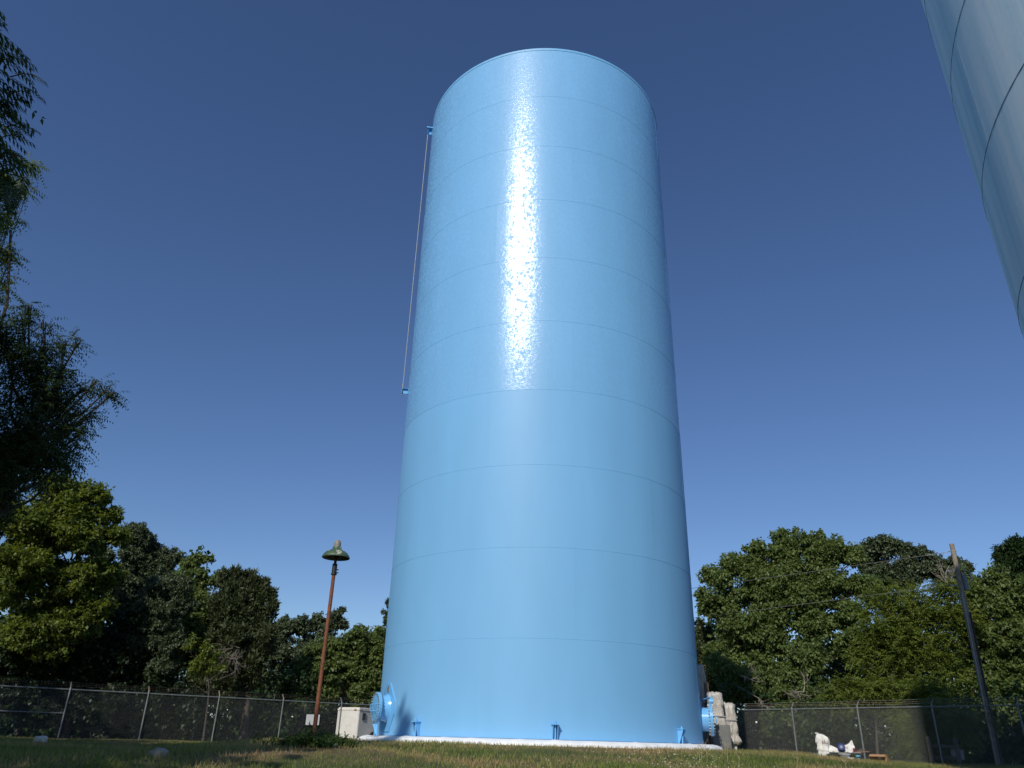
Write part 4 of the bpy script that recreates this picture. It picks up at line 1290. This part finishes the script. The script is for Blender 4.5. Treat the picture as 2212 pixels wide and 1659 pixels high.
def woodland():
    """the deeper wood behind the trees that can be told apart"""
    parts = []
    n = 2700
    az = rng.uniform(-47, 44, n)
    d = rng.uniform(62, 86, n)
    hmax = np.where(az < -19, 12.5, np.where(az < -16, 8.5, np.where(az < 13, 6.0, 12.0)))
    hmax = hmax * (.78 + .3 * np.sin(az * .9) * np.sin(az * .37 + 1))
    x, y = d * np.sin(np.radians(az)), d * np.cos(np.radians(az))
    z = ground_np(x, y) + .4 + (hmax + .06 * (d - 57)) * rng.random(n) ** 1.1
    parts.append(leaves_for(np.stack([x, y, z], 1), rng.uniform(.9, 1.7, n), 46, 'broad', .46, .30))
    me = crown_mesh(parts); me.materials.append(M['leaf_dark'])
    o = link('woodland', me, None)
    o['kind'] = 'stuff'
    setp(o, label='dark mass of deeper woodland behind the nearer trees', category='woodland')
    # shrub layer just behind the fences
    parts = []
    n = 780
    az = np.concatenate([rng.uniform(-46, -13, n // 2), rng.uniform(15, 42, n // 2)])
    d = np.where(az < 0, rng.uniform(46, 56, n), rng.uniform(47, 56, n))
    x, y = d * np.sin(np.radians(az)), d * np.cos(np.radians(az))
    z = ground_np(x, y) + .2 + 3.4 * rng.random(n) ** 1.2
    parts.append(leaves_for(np.stack([x, y, z], 1), rng.uniform(.5, 1.0, n), 44, 'broad', .24, .15))
    me = crown_mesh(parts); me.materials.append(M['leaf_dark'])  # dark leaf colour stands in for the shade under the canopy
    o = link('underbrush', me, None)
    o['kind'] = 'stuff'
    setp(o, label='tangled dark underbrush along the foot of the wood', category='underbrush')

def bole_trees():
    # trunks one can tell apart in the dark left wood, crowns merging above
    for i, (px, d, r, lb) in enumerate(((60, 50, .14, 'dark tree trunk leftmost in the shaded left wood'), (205, 47.5, .17, 'dark tree trunk below the big yellow-green tree'), (285, 52, .13, 'slender dark trunk below the dense grey-green oak'))):
        b = at(px, 1500, d)
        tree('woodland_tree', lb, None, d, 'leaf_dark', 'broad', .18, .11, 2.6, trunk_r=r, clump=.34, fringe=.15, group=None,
             world=[((b.x, b.y, EYE + 4.6), 1.7), ((b.x - 1.4, b.y + .4, EYE + 3.6), 1.2), ((b.x + 1.4, b.y - .3, EYE + 3.4), 1.2)])

def side_trees():
    # the wood goes on to the left of and behind the camera; its shade lies on the lawn
    specs = [(-13.1, .5, 15.4, 3.5, 'first'), (-13.5, -9, 16.0, 3.8, 'second'), (-17, 8, 16.0, 3.6, 'third'), (-24, 12.5, 18, 3.8, 'fourth'), (-26, 1.5, 17, 4.0, 'fifth')]
    for x, y, h, r, w in specs:
        g = ground(x, y)
        world = [((x, y, g + h - r), r), ((x + r * .7, y + .5, g + h - r * 1.7), r * .75), ((x - r * .6, y - .8, g + h - r * 1.6), r * .8), ((x + .3, y + r * .6, g + h - r * 2.1), r * .8), ((x, y - r * .5, g + h - r * 2.4), r * .7)]
        if w == 'first':                                     # its leader ends in a thin tip
            world += [((x + 1.2, y, g + 15.2), .7), ((x + 1.5, y, g + 16.1), .5), ((x + 1.65, y, g + 16.7), .4), ((x + 1.7, y, g + 17.3), .22), ((x + 1.75, y, g + 17.8), .16)]
        tree('walnut_tree', {'first': 'tall dark walnut left of the camera', 'second': 'tall dark walnut behind the camera on the left', 'third': 'tall walnut between the camera and the left fence end', 'fourth': 'tallest walnut at the left end of the fence', 'fifth': 'tall walnut far out on the left'}[w],
             None, 0, 'leaf_dark', 'broad', .48, .30, 2.3, trunk_r=.24, clump=.3, world=world)

def weeds():
    def clump(name, label, px, d, spread, h, n, mat='weedleaf', L=.07, W=.026, cat='weeds'):
        p = at(px, 1600, d); p.z = ground(p.x, p.y)
        t = thing(name, label, cat, p)
        c = np.stack([rng.normal(0, spread, n), rng.normal(0, spread * .7, n), np.abs(rng.normal(0, h * .5, n)) + .05], 1)
        v, tt = leaves_for(c, np.full(n, .10), 16, 'broad', L, W)
        me = fast_mesh('foliage', v, np.arange(len(v)).reshape(-1, 4), tt); me.materials.append(M[mat])
        o = link('foliage', me, None, t); o['kind'] = 'stuff'
        s = MB()
        for q in c[:40]:
            s.tube([(q[0] * .5, q[1] * .5, -.05), tuple(q)], .005, 3)
        s.build('stems', M['weedleaf'], t)
    clump('weed_clump', 'dark leafy weeds growing round the lamp pole foot', 676, 14.3, .16, .17, 60)
    clump('weed_clump', 'low dark weeds right of the lamp pole', 720, 14.9, .2, .09, 45)
    clump('weed_clump', 'low dark weeds left of the lamp pole', 622, 14.7, .24, .09, 45)
    for i, (px, d, h, lean, seed) in enumerate(((1512, 17.5, .36, .05, 0), (1432, 17.0, .24, .08, 0), (1381, 16.8, .20, -.02, 0), (1405, 17.2, .22, -.06, 0), (1271, 16.6, .22, .03, 0),
                                                (1440, 17.6, .20, -.05, 0), (1568, 18.5, .30, .03, 1), (1525, 18.2, .34, -.03, 1), (1590, 17.0, .24, .05, 1), (1225, 15.6, .18, .03, 0), (1715, 18.0, .22, .03, 1), (1820, 19.0, .2, -.03, 1))):
        p = at(px, 1600, d); p.z = ground(p.x, p.y)
        t = thing('grass_stalk', ['tall grass stalk before the right end of the white ring', 'long leaning blade second from the right anchor bracket', 'straight dark blade left of the leaning blades', 'thin blade crossing beside the leaning one', 'lone short blade before the white ring middle',
                  'thin blade close left of the right anchor bracket', 'branching seed stalk right of the white ring', 'branching seed stalk at the tank right edge', 'bent straw stalk in the grass right of the ring', 'pale stalk in the grass below the middle bracket',
                  'straw stalk below the second right fence post', 'short straw stalk near the sack'][i], 'grass stalk', p, group='stray stalks in the lawn')
        m = M['straw'] if seed or i == 0 else M['weedleaf']
        s = MB().tube([(0, 0, -.02), (lean * .3, 0, h * .5), (lean, 0, h)], [.005, .004, .002], 4)
        s.build('stem', m, t)
        b = MB()
        for j in range(9 if (seed or i == 0) else 2):
            z = h * random.uniform(.45, 1.0); a = random.uniform(0, 6.28); l = random.uniform(.03, .08)
            q = Vector((lean * (z / h) ** 2, 0, z))
            b.tube([q, q + Vector((math.cos(a) * l, math.sin(a) * l, l * .8))], .0025, 3)
            if seed or i == 0:
                e = q + Vector((math.cos(a) * l, math.sin(a) * l, l * .8)); b.tube([e, e + Vector((0, 0, .022))], [.006, .003], 4)
        b.build('seed_head', m, t)
    p = polar(-10.45, 41.0)
    o = MB().tube([p, p + Vector((-.22, 0, .62))], .025, 6).build('stick', M['deadwood'])
    setp(o, label='thin dark stick leaning in front of the white trailer', category='stick')

left_trees(); right_trees(); bole_trees(); side_trees(); woodland(); weeds()
